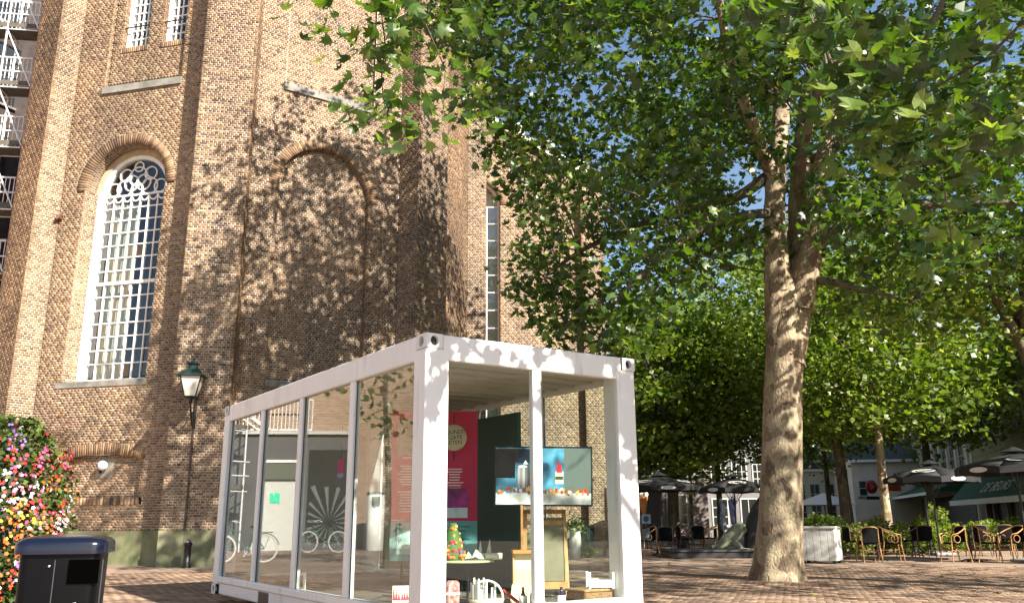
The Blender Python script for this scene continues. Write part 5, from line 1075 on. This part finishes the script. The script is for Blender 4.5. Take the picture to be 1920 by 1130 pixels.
def shrub(name, lab, cat, c, rad, n, seed, size=.09, stems=True, group=None, m_=None):
    rg = np.random.default_rng(seed); t = thing(name, lab, cat, (c[0], c[1], c[2]-rad[2]), 0, group); d = rg.normal(0,1,(n,3)); d /= np.linalg.norm(d,axis=1)[:,None]
    P = np.array(c)+d*np.array(rad)*(rg.uniform(.35,1.0,n)**.5)[:,None]*(1+.25*np.sin(d[:,0]*5+seed)*np.cos(d[:,1]*4))[:,None]; P[:,2] = np.maximum(P[:,2], c[2]-rad[2]+.02)
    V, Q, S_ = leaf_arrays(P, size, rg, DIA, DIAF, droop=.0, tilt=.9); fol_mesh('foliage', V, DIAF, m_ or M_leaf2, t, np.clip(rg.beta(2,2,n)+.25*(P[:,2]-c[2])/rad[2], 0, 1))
    if stems:
        m = MB()
        for k in range(7): a = 6.28*k/7; m.tube([(c[0],c[1],c[2]-rad[2]), (c[0]+rad[0]*.5*math.cos(a), c[1]+rad[1]*.5*math.sin(a), c[2]+rad[2]*.3)], [.012,.005], 5, cap=False)
        m.build('stems', M_bark2, t, world=True, kind='stuff')
    return t
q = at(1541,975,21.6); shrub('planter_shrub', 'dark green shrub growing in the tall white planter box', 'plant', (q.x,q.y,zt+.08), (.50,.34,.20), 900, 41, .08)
HL = mat  # hedge colour
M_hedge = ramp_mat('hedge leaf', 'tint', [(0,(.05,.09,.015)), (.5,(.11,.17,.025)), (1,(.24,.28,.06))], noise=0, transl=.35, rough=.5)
for i, (px, y, top, rx, lab) in enumerate(((1600,25.5,985,.55,'low bright green bush behind the right edge of the white planter'), (1642,26.2,970,.62,'bright green bush around the foot of the flaking trunk'), (1690,26.0,982,.60,'low yellow green bush below the green awning'), (1728,26.4,972,.50,'loose green bush behind the hooked black post'), (1752,27.0,948,.34,'tall narrow green plant under the logo parasol'), (1782,27.2,980,.5,'green bush before the dark cafe front'), (1840,28.5,975,.6,'shaded dark green bush before the cafe window'), (1890,28.5,972,.6,'shaded green bush at the right before the cafe'))):
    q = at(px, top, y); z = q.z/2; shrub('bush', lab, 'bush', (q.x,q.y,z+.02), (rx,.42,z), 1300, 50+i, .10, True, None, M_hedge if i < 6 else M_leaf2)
q = at(1078,985,24.5); fp2 = thing('tall_pot', 'tall pale grey flower pot seen through the right pane of the container', 'pot', (q.x,q.y,0)); zt = at(1078,990,24.5).z; MB().lathe([(.10,0), (.13,.05), (.17,.5), (.15,zt-.1), (.19,zt), (0,zt)], 16).build('pot', mat('pale glaze', (.55,.54,.50), .5), fp2); rg = np.random.default_rng(6); P = rg.normal(0,1,(260,3))*np.array([.14,.14,.10])+np.array([q.x,q.y,zt+.1]); V, Q, S_ = leaf_arrays(P, .09, rg, DIA, DIAF); fol_mesh('plant', V, DIAF, M_leaf2, fp2, rg.random(260))
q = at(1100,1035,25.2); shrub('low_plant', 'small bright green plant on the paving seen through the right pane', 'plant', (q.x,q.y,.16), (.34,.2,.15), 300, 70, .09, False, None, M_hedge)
# plinth and sculpture
a, b = at(1256,1040,24.6), at(1412,1040,24.6); plh = at(1300,1031,24.2).z
pl_ = thing('stone_plinth', 'long low black stone plinth behind the big plane trunk', 'plinth', ((a.x+b.x)/2, 25.3, 0)); wd = b.x-a.x
m = MB(); m.bev((0,0,plh/2-.03), (wd,1.8,plh-.06), .02); m.build('base', mat('black granite', (.018,.018,.02), .45, var=.3, scale=30), pl_); m = MB(); m.bev((0,0,plh-.03), (wd+.06,1.86,.06), .015); m.build('top_slab', mat('dark slab', (.03,.03,.033), .5, var=.3, scale=20), pl_)
a = at(1345,1028,25.1); b = at(1392,985,25.1); sc2 = thing('sculpture', 'weathered pale green bronze sculpture of a sloping body resting on the black plinth', 'sculpture', (a.x, a.y, plh)); h = b.z-plh; dx = b.x-a.x
M_sc = mat('weathered bronze', (.30,.31,.21), .75, col2=(.07,.08,.055), scale=3.5, bump=.3)
m = MB(); m.tube([(-.15,0,.04), (.1,0,.10), (dx*.45,0,h*.42), (dx*.8,0,h*.78), (dx*1.05,.02,h*.98)], [.05,.12,.20,.21,.16], 14); m.build('body', M_sc, sc2)
m = MB(); m.tube([(dx*.6,-.06,h*.3), (dx*.75,-.1,h*.15), (dx*.78,-.1,0)], [.11,.10,.12], 10); m.build('support', M_sc, sc2)
m = MB(); m.tube([(dx*1.35,.05,0), (dx*1.4,.06,h*.6), (dx*1.5,.06,h*1.2), (dx*1.72,.08,h*1.8), (dx*1.85,.08,h*2.2)], [.26,.25,.24,.20,.10], 14); m.build('dark_mass', mat('dark bronze', (.010,.011,.009), .6, var=.3, scale=4), sc2)
# posts, signs, flags
def post(name, lab, cat, px, y, top, r, m_, hook=False):
    q = at(px, top, y); t = thing(name, lab, cat, (q.x,q.y,0)); MB().tube([(0,0,0), (0,0,q.z)], r, 8).build('shaft', m_, t)
    if hook: m = MB(); m.torus((.13,0,q.z-.24), .13, .015, 'Y', 18, 6, 5.2, R(-140)); m.ell((0,0,q.z), (r*1.4,r*1.4,.06), 8, 6); m.build('hook', m_, t)
    return t, q
post('hooked_post', 'slender black iron post with a curled hook beside the logo parasol', 'post', 1734, 25.2, 932, .035, M_dark, True)
t, q = post('white_pole', 'thin white pole seen through the glass beside the right container post', 'pole', 1147, 27, 908, .02, M_white); m = MB(); m.ell((0,0,q.z+.05), (.05,.05,.07), 8, 6); m.build('knob', M_dark, t); m = MB(); m.tube([(-.22,0,q.z-.95), (-.02,-.02,q.z-.35), (.10,0,q.z-.15), (.28,0,q.z-.12)], [.03,.035,.03,.02], 7); m.tube([(-.2,0,q.z-.1), (-.2,.01,q.z-1.1)], [.04,.05], 7); m.build('bracket', mat('dark red iron', (.10,.03,.035), .5), t)
t, q = post('ice_cream_sign', 'orange ice cream cone sign on a pole right of the container', 'sign', 1207, 33, 968, .025, M_dark); zc = q.z
MB().lathe([(0,0), (.03,.02), (.20,.72), (0,.72)], 14, (0,0,zc)).build('cone', mat('orange cone', (.62,.24,.06), .6, var=.3, scale=20), t); m = MB(); m.ell((0,0,zc+.82), (.21,.21,.19), 12, 8); m.ell((.03,0,zc+1.02), (.13,.13,.14), 12, 8); m.build('ice', mat('cream ice', (.74,.66,.5), .6), t)
t, q = post('blue_sign', 'small square blue and white sign below the ice cream cone', 'sign', 1211, 32.5, 966, .018, M_dark); m = MB(); m.bev((0,-.03,q.z-.12), (.34,.02,.34), .006); m.build('board', mat('pale blue sign', (.28,.42,.60), .4), t); m = MB(); m.lathe([(.05,-.004), (.10,-.004), (.10,.004), (.05,.004)], 20); o = m.build('ring_mark', mat('dark blue', (.02,.06,.16), .4), t); o.rotation_euler = (R(90),0,0); o.location = (0,-.044,q.z-.12)
t, q = post('flag_pole', 'thin pole carrying a blue and white flag behind the terrace', 'flag', 1353, 36, 935, .02, M_white); m = MB(); N = 8; V = []
for i in range(N+1):
    for k in range(4): V.append((-.10+.08*k+.03*math.sin(i*.9), .05*math.sin(i*.8+k*1.3), q.z-.1-i*.14))
m.add(V, [(i*4+j, i*4+4+j, i*4+5+j, i*4+1+j) for i in range(N) for j in range(3)], True); m.build('cloth', mat('blue flag', (.015,.06,.30), .7, col2=(.55,.6,.7), scale=5), t)
t, q = post('closed_parasol', 'closed blue and white parasol standing before the grey shop front', 'parasol', 1372, 34, 930, .025, M_dark); MB().lathe([(.03,0), (.17,-.05), (.13,-.5), (.09,-.95), (.0,-1.0)][::-1], 10, (0,0,q.z-.1)).build('cloth', mat('blue parasol cloth', (.03,.06,.32), .7, col2=(.45,.5,.75), scale=4), t)
# ------------------------------------------------------------------ houses round the square
M_frame2 = mat('dull window paint', (.46,.45,.40), .6)  # duller tone than the church window frames
M_gl = mat('dark window', (.02,.024,.026), .08, spec=.8)
def house(lab, P0, ang, wd, ht, dp, wallm, wins, roof=None, name='house', rm='slate', fm=None):
    """P0 = left bottom corner of the front seen from outside; wins = list of (x0,x1,z0,z1,cols,rows)"""
    t = thing(name, lab, 'building', (P0.x,P0.y,0), R(ang+90))   # local x right, local y into the house
    m = MB(); m.box((wd/2, dp/2, ht/2), (wd, dp, ht)); m.build('wall', wallm, t)
    for x0, x1, z0, z1, nc, nr in wins:
        m = MB(); f = .07
        for a, b, c, d in ((x0,x0+f,z0,z1), (x1-f,x1,z0,z1), (x0+f,x1-f,z0,z0+f), (x0+f,x1-f,z1-f,z1)): m.box(((a+b)/2,-.02,(c+d)/2), (b-a,.06,d-c))
        for k in range(1,nc): x = x0+(x1-x0)*k/nc; m.box((x,-.018,(z0+z1)/2), (.04,.04,z1-z0-2*f))
        for k in range(1,nr): z = z0+(z1-z0)*k/nr; m.box(((x0+x1)/2,-.016,z), (x1-x0-2*f,.036,.04))
        w_ = m.build('window', fm or M_frame2, t); MB().box(((x0+x1)/2,-.004,(z0+z1)/2), (x1-x0-.04,.012,z1-z0-.04)).build('pane', M_gl, w_); MB().box(((x0+x1)/2,-.06,z0-.05), (x1-x0+.16,.14,.08)).build('sill', M_stone, w_)
    if roof == 'gable':   # ridge parallel to the front
        m = MB(); m.add([(-.2,-.3,ht), (wd+.2,-.3,ht), (wd+.2,dp/2,ht+dp*.42), (-.2,dp/2,ht+dp*.42), (wd+.2,dp+.3,ht), (-.2,dp+.3,ht)], [(0,1,2,3), (3,2,4,5), (0,3,5), (1,4,2)]); m.build('roof', MATS[rm], t); MB().box((wd/2,-.3,ht-.08), (wd+.4,.14,.16)).build('gutter', M_frame, t)
    elif roof == 'side':  # gable end to the front
        m = MB(); m.add([(-.15,-.15,ht-.05), (wd/2,-.15,ht+wd*.55), (wd+.15,-.15,ht-.05), (-.15,dp,ht-.05), (wd/2,dp,ht+wd*.55), (wd+.15,dp,ht-.05)], [(0,1,4,3), (1,2,5,4)]); o = m.build('roof', MATS[rm], t); md = o.modifiers.new('t','SOLIDIFY'); md.thickness = .12
        m = MB(); m.add([(0,0,ht), (wd,0,ht), (wd/2,0,ht+wd*.5)], [(0,1,2)]); m.build('gable', wallm, t)
    else: MB().box((wd/2,-.08,ht+.1), (wd+.2,.4,.3)).build('cornice', M_frame, t)
    return t
def awning(t, x0, x1, z0, z1, out, m_, val=.22, side=True):
    m = MB(); m.add([(x0,-.02,z1), (x1,-.02,z1), (x1,-out,z0), (x0,-out,z0)], [(0,3,2,1)])
    if side: m.add([(x0,-.02,z1), (x0,-out,z0), (x0,-.02,z0)], [(0,1,2)]); m.add([(x1,-.02,z1), (x1,-out,z0), (x1,-.02,z0)], [(0,2,1)])
    a = m.build('awning', m_, t); m = MB(); m.box(((x0+x1)/2,-out,z0-val/2+.02), (x1-x0,.03,val)); m.build('valance', M_frame, a); return a
M_cream = mat('cream stucco', (.62,.59,.48), .85, var=.15, scale=1.2); M_olive = mat('olive clapboard', (.28,.28,.13), .8, var=.2, scale=2); M_gw = mat('grey white stucco', (.64,.57,.48), .85, var=.12, scale=1); M_gb = mat('grey pink brick', (.27,.22,.20), .9, var=.3, scale=8); M_awn = mat('dark green awning', (.009,.085,.052), .8, var=.15, scale=3)
fdir = Vector((.274, .962, 0)).normalized(); angF = math.degrees(math.atan2(-fdir.x*-1, 0)) if False else math.degrees(math.atan2(fdir.x, -fdir.y))
F0 = Vector((19.9, 31.6, 0))   # on the facade line, near the right edge of the picture
angF = math.degrees(math.atan2(fdir.x, -fdir.y))
if tt(angF).dot(fdir) > 0: angF += 180
def FP(s): return F0+fdir*s
# cafe: covers s from -6 to 13 ; local x runs towards the viewer
cafe = house('cafe with olive upper boards and a dark green lettered awning at the right edge', FP(13), angF, 19, 8.6, 9, M_olive, [(x, x+1.2, 4.6, 6.4, 2, 2) for x in (1,3.2,5.4,7.6,9.8,12,14.2)], None, 'cafe')
zA, zB = at(1850, 936, 38).z, at(1850, 882, 39).z
def cafe_x(px, out):
    best = min(np.arange(0, 19, .05), key=lambda x: abs(proj(loc_of(cafe) @ Vector((x, -out, 2.3)))[0]-px)); return float(best)
xa_ = cafe_x(1778, 1.7); aw = awning(cafe, xa_, 18.5, zA, zB+.55, 1.7, M_awn)
for x in (cafe_x(1866, 1.3), ):
    sl_ = math.atan2(zB+.55-zA, 1.68); Mx = Matrix.Translation((x,-1.70+1.68*.25,zA+(zB+.55-zA)*.25)) @ Matrix.Rotation(sl_, 4, 'X') @ Matrix.Diagonal((1.35,1,1,1)) @ Matrix.Translation((0,0,.012)); text('lettering', 'DE BEURS', .74, mat('white awning letters', (.75,.75,.70), .7), cafe, Mx, .004, .12, 1.05)
m = MB()
for z in np.arange(4.1, 8.5, .22): m.box((9.5,-.012,z), (19,.024,.20))
m.build('boards', M_olive, cafe, kind='stuff')
for x in (2.2, 3.6, 6.0, 8.4, 10.8): MB().box((x,-.10,zA/2), (.22,.2,zA)).build('pillar', mat('brown pillar', (.26,.19,.14), .7, var=.2), cafe)
MB().box((9.5,-.02,1.2), (18,.05,2.4)).build('shop_front', M_gl, cafe)
h2 = house('cream house with tall windows and pilasters behind the logo parasol', FP(30), angF, 16.8, 9.5, 9, M_cream, [(x, x+1.1, z, z+1.9, 2, 3) for z in (3.6, 6.6) for x in (.8,3.0,5.2,7.4,9.6,11.8,14.0)], None)
awning(h2, 1.0, 15.5, 2.35, 3.1, 1.9, M_awn, .16); MB().box((8.4,-.02,1.1), (16.2,.05,2.2)).build('shop_front', M_gl, h2); MB().box((8.4,-.25,3.3), (16.9,.5,.18)).build('ledge', M_gw, h2)
for x in (.3, 2.5, 4.7, 6.9, 9.1, 11.3, 13.5, 16.2): MB().box((x,-.06,6.3), (.35,.12,5.6)).build('pilaster', M_cream, h2)
q = at(1634, 912, 44); rsn = thing('round_red_sign', 'round red hanging sign on the white gable side left of the forked tree', 'sign', q, R(20)); m = MB(); m.lathe([(0,-.04), (.34,-.04), (.34,.04), (0,.04)], 24); o = m.build('disc', mat('red sign', (.45,.02,.05), .4), rsn); o.rotation_euler = (R(90),0,0); m = MB(); m.prism([(-.1,-.14), (.16,0), (-.1,.14)], 0, .01); o = m.build('mark', mat('orange mark', (.7,.3,.15), .5), rsn); o.rotation_euler = (R(90),0,0); o.location = (0,-.045,0); MB().tube([(.34,.0,0), (1.2,.5,0)], .025, 6).build('bracket', M_dark, rsn); MB().box((.1,.02,-.55), (.9,.05,.16)).build('name_board', M_dark, rsn)
q = at(1668, 908, 42); on = thing('orange_sign', 'orange and red sign board half hidden behind the flaking trunk', 'sign', q, R(20)); MB().box((0,0,0), (1.3,.06,.6)).build('board', mat('orange board', (.50,.16,.06), .5, col2=(.45,.03,.04), scale=2), on); MB().tube([(.6,.03,0), (1.6,.7,0)], .03, 6).build('bracket', M_dark, on)
a, b = at(1606,975,60), at(1640,975,57); h3 = house('white gable ended house with a slate roof and one small window', Vector((a.x,a.y,0)), 262, (b-a).length+1.5, at(1620,862,60).z, 8, M_gw, [(.35,.95,at(1613,930,60).z,at(1613,900,60).z,1,2)], 'gable')
a, b = at(1480,975,66), at(1606,975,64); zt = at(1540,878,65).z; h4 = house('low cream house with a dark roof and a row of windows beyond the planter', Vector((a.x,a.y,0)), 268, (b-a).length, zt, 8, M_cream, [(x, x+.8, at(1540,945,65).z, at(1540,905,65).z, 2, 2) for x in (.6,1.7,2.8,3.9)]+[(x, x+.8, .9, 2.0, 2, 2) for x in (.6,1.7,2.8,3.9)], 'gable')
MB().box((2.2,1.2,zt+1.2), (1.3,1.6,1.3)).build('dormer', M_frame, h4); MB().box((2.2,.38,zt+1.2), (.9,.04,.9)).build('dormer_pane', M_gl, h4)
q = at(1545, 935, 52); pt2 = thing('white_parasol', 'pale parasol roof before the low cream house', 'parasol', (q.x,q.y,0)); MB().lathe([(2.1,0), (.05,.7), (0,.7)], 8, (0,0,q.z-.35), False).build('canopy', mat('pale cloth', (.6,.57,.56), .8), pt2); MB().tube([(0,0,0), (0,0,q.z)], .03, 6).build('pole', M_dark, pt2)
a, b = at(1185,980,50), at(1330,980,50); zt = 8.5; wdt = (b-a).length; h5 = house('grey pink brick house with white windows behind the left parasols', Vector((a.x,a.y,0)), 270, wdt, zt, 8, M_gb, [(x, x+.9, 3.4, 5.2, 2, 4) for x in (.4,1.6,2.8,3.6)][:3]+[(2.0,3.2,.7,2.4,2,3)]+[(x, x+.9, 6.0, 7.6, 2, 4) for x in (.4,1.6,2.8)], 'gable')
MB().box((1.35,-.05,1.35), (.75,.08,2.7)).build('door', mat('black door', (.02,.02,.022), .4), h5)
a, b = at(1330,980,52), at(1482,980,53); h6 = house('grey house with white sash windows and a shop front left of the plane trunk', Vector((a.x,a.y,0)), 271, (b-a).length, 7.5, 8, mat('dark grey plaster', (.17,.165,.17), .85, var=.2, scale=1.5), [(x, x+.95, 2.9, 4.6, 3, 4) for x in (.25,1.5,2.75,4.0)]+[(.2,1.2,.6,2.2,2,3), (1.9,3.4,.6,2.2,3,1)], 'gable')
h7 = house('long dark brick house row outside the right edge, only mirrored in the container front', Vector((46,30,0)), 180, 62, 10.5, 8, mat('dark brown brick', (.13,.085,.06), .9, var=.3, scale=2), [], 'gable')
# ------------------------------------------------------------------ scaffold and the buildings left of the church (partly outside the frame, mirrored in the container's glass)
M_alu = mat('galvanised tube', (.68,.69,.71), .45, metal=.25); M_deck = mat('scaffold board', (.10,.085,.065), .8, var=.3, scale=8)
sc0 = at(44, 265, 25.2); sc0.z = 0
scf = thing('scaffold', 'galvanised steel scaffold with decks and guard rails standing left of the church pier', 'scaffold', sc0, R(8)); SH = 18.5
for i, x in enumerate((0, -1.0, -2.6, -4.2)):
    for y in (0, .75):
        if i == 0 and y: continue
        MB().tube([(x,y,0), (x,y,SH)], .036, 8).build('standard', M_alu, scf)
for z in (2.1,4.25,6.4,8.5,10.6,12.7,14.8,16.9):
    for y in (0, .75): MB().tube([(-4.4,y,z), (.15,y,z)], .024, 6).build('ledger', M_alu, scf)
    MB().tube([(-1.0,-.1,z), (-1.0,.85,z)], .024, 6).build('transom', M_alu, scf)
    MB().box((-2.2,.375,z+.045), (4.3,.68,.05)).build('deck', M_deck, scf); MB().box((-2.2,-.02,z+.15), (4.3,.02,.15)).build('toe_board', M_deck, scf)
    for dz in (.55, 1.05): MB().tube([(-4.4,-.03,z+dz), (.1,-.03,z+dz)], .028, 6).build('guard_rail', M_alu, scf)
    for dz in (0,1.05): MB().tube([(-.04,-.05,z+dz), (.04,-.05,z+dz)], .045, 8).build('coupler', mat('red coupler', (.35,.04,.05), .5), scf)
    if z > 6:
        m = MB()
        for k in range(15): x = -.18-k*.13; m.bar((x,.2,z+.1), (x,.2,z+1.15), .022)
        m.bar((-.1,.2,z+1.15), (-2.1,.2,z+1.15), .035); m.bar((-.1,.2,z+.12), (-2.1,.2,z+.12), .035); m.build('barred_panel', M_white, scf)
    MB().tube([(-1.0,.0,z), (-2.6,.0,z+2.1)], .026, 6).build('brace', M_alu, scf); MB().tube([(0,-.05,z), (-1.0,-.05,z+2.1)], .026, 6).build('brace', M_alu, scf)
bh_ = Vector((-24.7, 20.4, 0)); nH = 333
bk = house('tall brown brick house left of the church, seen behind the scaffold and in the glass', bh_-tt(nH)*12, nH, 20.5, 17, 7, mat('brown brickwork', (.32,.19,.12), .9, var=.3, scale=3), [(x, x+1.5, z, z+2.2, 3, 4) for z in (10.2,13.4) for x in (3,7,15)], None)
h8 = house('tall dark house with rows of windows standing behind the scaffold', bh_+tt(nH)*8.6, nH, 17, 28, 7, mat('dark weathered brick', (.045,.034,.03), .9, var=.35, scale=3), [(x, x+2.2, z, z+2.5, 4, 4) for z in np.arange(3.2,26,3.4) for x in (.5,3.3,6.1,8.9,11.7)], None, fm=M_dark)
m = MATS['brown brickwork']; t_ = m.node_tree; br = t_.nodes.new('ShaderNodeTexBrick'); tc = t_.nodes.new('ShaderNodeTexCoord'); mp = t_.nodes.new('ShaderNodeMapping'); mp.inputs['Rotation'].default_value = (R(90),0,0); t_.links.new(tc.outputs['Object'], mp.inputs[0]); t_.links.new(mp.outputs[0], br.inputs['Vector'])
br.inputs['Scale'].default_value = 1; br.inputs['Brick Width'].default_value = .216; br.inputs['Row Height'].default_value = .066; br.inputs['Mortar Size'].default_value = .006; br.inputs['Color1'].default_value = (.26,.155,.10,1); br.inputs['Color2'].default_value = (.36,.23,.15,1); br.inputs['Mortar'].default_value = (.42,.37,.30,1); t_.links.new(br.outputs[0], t_.nodes['Principled BSDF'].inputs['Base Color'])
cbR = Vector((-22.85, 21.99, 0)); cb = thing('site_cabin', 'grey site cabin coloured as if in shade, with a pale door and green sign, mirrored in the container glass', 'cabin', cbR, R(nH+90)); cw, chh = 8.0, 4.3
M_cab = mat('shaded cabin steel', (.085,.085,.088), .5, var=.15, scale=2)  # grey darkened: the cabin's shade is put into its colour
MB().box((cw/2, 1.1, chh/2), (cw,2.2,chh)).build('wall', M_cab, cb); MB().box((cw/2,1.1,chh+.05), (cw+.2,2.5,.12)).build('roof', mat('pale roof edge', (.5,.5,.48), .6), cb)
m = MB()
for k in range(30): m.box((5.2+k*.095,-.02,1.9), (.05,.04,3.6))
m.build('ribs', M_cab, cb, kind='stuff')
dL = 2.05; MB().box((dL+.65,-.03,1.25), (1.25,.06,2.5)).build('door', mat('pale grey door', (.56,.57,.52), .5, var=.08), cb); MB().box((dL+.65,-.03,2.9), (1.25,.06,.62)).build('transom_light', mat('dim glass', (.12,.13,.10), .2), cb); MB().box((dL-.05,-.05,1.6), (.1,.1,3.3)).build('door_frame', M_white, cb); MB().box((dL+1.35,-.05,1.6), (.1,.1,3.3)).build('door_frame', M_white, cb); MB().box((dL+.65,-.05,3.27), (1.3,.1,.1)).build('door_frame', M_white, cb)
m = MB(); m.box((dL+.75,-.07,1.9), (.36,.02,.36)); gs = m.build('green_sign', mat('green emergency sign', (.02,.48,.26), .4, emit=((.03,.6,.32), .35)), cb); m = MB(); m.bar((dL+.70,-.082,1.78), (dL+.78,-.082,1.95), .05,.004); m.bar((dL+.78,-.082,1.95), (dL+.86,-.082,1.88), .035,.004); m.bar((dL+.74,-.082,1.86), (dL+.66,-.082,1.75), .04,.004); m.ell((dL+.80,-.082,2.02), (.03,.004,.03), 8, 6); m.build('figure_mark', mat('white mark', (.7,.8,.75), .5), gs)
MB().box((.75,-.03,2.0), (1.7,.06,3.4)).build('dark_hoarding', mat('black poster', (.012,.012,.013), .3), cb); m = MB()
for k in range(18):
    a_ = 2*math.pi*k/18; c_ = Vector((.75,-.065,1.0)); u1 = Vector((math.cos(a_),0,math.sin(a_))); u2 = Vector((math.cos(a_+.12),0,math.sin(a_+.12))); L1 = min(.8/max(.01,abs(math.cos(a_))), (.6 if math.sin(a_) < 0 else 1.3)/max(.01,abs(math.sin(a_)))); m.add([c_+u1*.15, c_+u1*L1, c_+u2*L1], [(0,1,2)])
m.build('ray_print', mat('grey print', (.12,.13,.13), .5), cb)
rl = thing('roof_railing', 'white barred stair railing on top of the grey site cabin', 'railing', (cbR.x, cbR.y, chh+.11), R(nH+90)); 
for z in (.08, 1.25): MB().bar((1.6,.2,z), (cw,.2,z), .05).build('rail', M_white, rl)
m = MB()
for k in range(44): x = 1.6+k*.145; m.bar((x,.2,.08), (x,.2,1.25), .03)
m.build('bars', M_white, rl, kind='stuff'); MB().bar((3.2,.1,.05), (5.2,.1,1.5), .12).build('stringer', M_white, rl); MB().bar((3.6,.1,.05), (5.6,.1,1.5), .05).build('handrail', M_white, rl)
wb = thing('white_bin', 'white cylindrical ash bin with a slanted dark mouth, mirrored in the container glass', 'bin', (-22.4,20.6,0)); MB().lathe([(.30,0), (.32,.03), (.32,2.0), (0,2.0)], 24).build('body', mat('white enamel bin', (.72,.72,.66), .5), wb); MB().lathe([(.34,0), (.34,.06), (0,.1)], 24, (0,0,2.0)).build('lid', M_dark, wb); MB().box((.26,-.14,1.75), (.22,.3,.3), rz=.5).build('mouth', mat('bin inner shade', (.002,.002,.002)), wb)  # mouth is a solid box, its inner dark put into the colour
def bicycle(loc, rz, lab, col, first=None):
    if first: c = copy_tree(first); c.location = loc; c.rotation_euler = (0,0,R(rz)); c['label'] = lab; return c
    t = thing('bicycle', lab, 'bicycle', loc, R(rz), 'bicycles parked left of the church'); fm = mat('bicycle frame', col, .4, metal=.3); tm = mat('pale tyre', (.55,.53,.45), .7)
    for x in (-.54, .54):
        m = MB(); m.torus((x,0,.36), .345, .02, 'Y', 28, 6); w_ = m.build('wheel', tm, t); m = MB(); m.torus((x,0,.36), .32, .008, 'Y', 28, 5)
        for k in range(14): a_ = 2*math.pi*k/14; m.bar((x,0,.36), (x+.32*math.cos(a_),0,.36+.32*math.sin(a_)), .004)
        m.build('spokes', M_alu, w_, kind='stuff'); m = MB(); m.torus((x,0,.36), .385, .014, 'Y', 18, 5, 2.6, .3); m.build('mudguard', fm, t)
    m = MB()
    for a_, b_ in (((-.54,0,.36),(-.12,0,.30)), ((-.12,0,.30),(-.25,0,.82)), ((-.12,0,.30),(.38,0,.78)), ((-.24,0,.72),(.36,0,.84)), ((-.54,0,.36),(-.24,0,.74)), ((.54,0,.36),(.36,0,.98))): m.tube([a_, b_], .016, 6)
    m.build('frame', fm, t); m = MB(); m.tube([(.16,-.28,1.02), (.30,-.24,1.08), (.36,0,1.05), (.30,.24,1.08), (.16,.28,1.02)], .012, 6); m.build('handlebar', M_alu, t); m = MB(); m.ell((-.28,0,.92), (.14,.08,.04), 10, 6); m.tube([(-.25,0,.82), (-.27,0,.90)], .013, 6); m.build('saddle', M_dark, t)
    m = MB(); m.box((-.55,0,.78), (.4,.13,.02)); m.bar((-.7,0,.78), (-.54,0,.38), .012); m.build('luggage_rack', M_dark, t); m = MB(); m.torus((-.12,0,.30), .09, .008, 'Y', 14, 5); m.bar((-.12,-.06,.30), (-.02,-.06,.16), .014); m.bar((-.12,.06,.30), (-.22,.06,.44), .014); m.build('crank', M_alu, t); return t
b1 = bicycle((-19.9,21.15,0), 78, 'green framed bicycle with pale tyres mirrored before the dark hoarding', (.05,.12,.09)); bicycle((-13.4,19.3,0), 60, 'bicycle mirrored in the leftmost pane of the container', None, b1); bicycle((-22.9,19.9,0), 140, 'bicycle mirrored before the white ash bin', None, b1)
#PART5
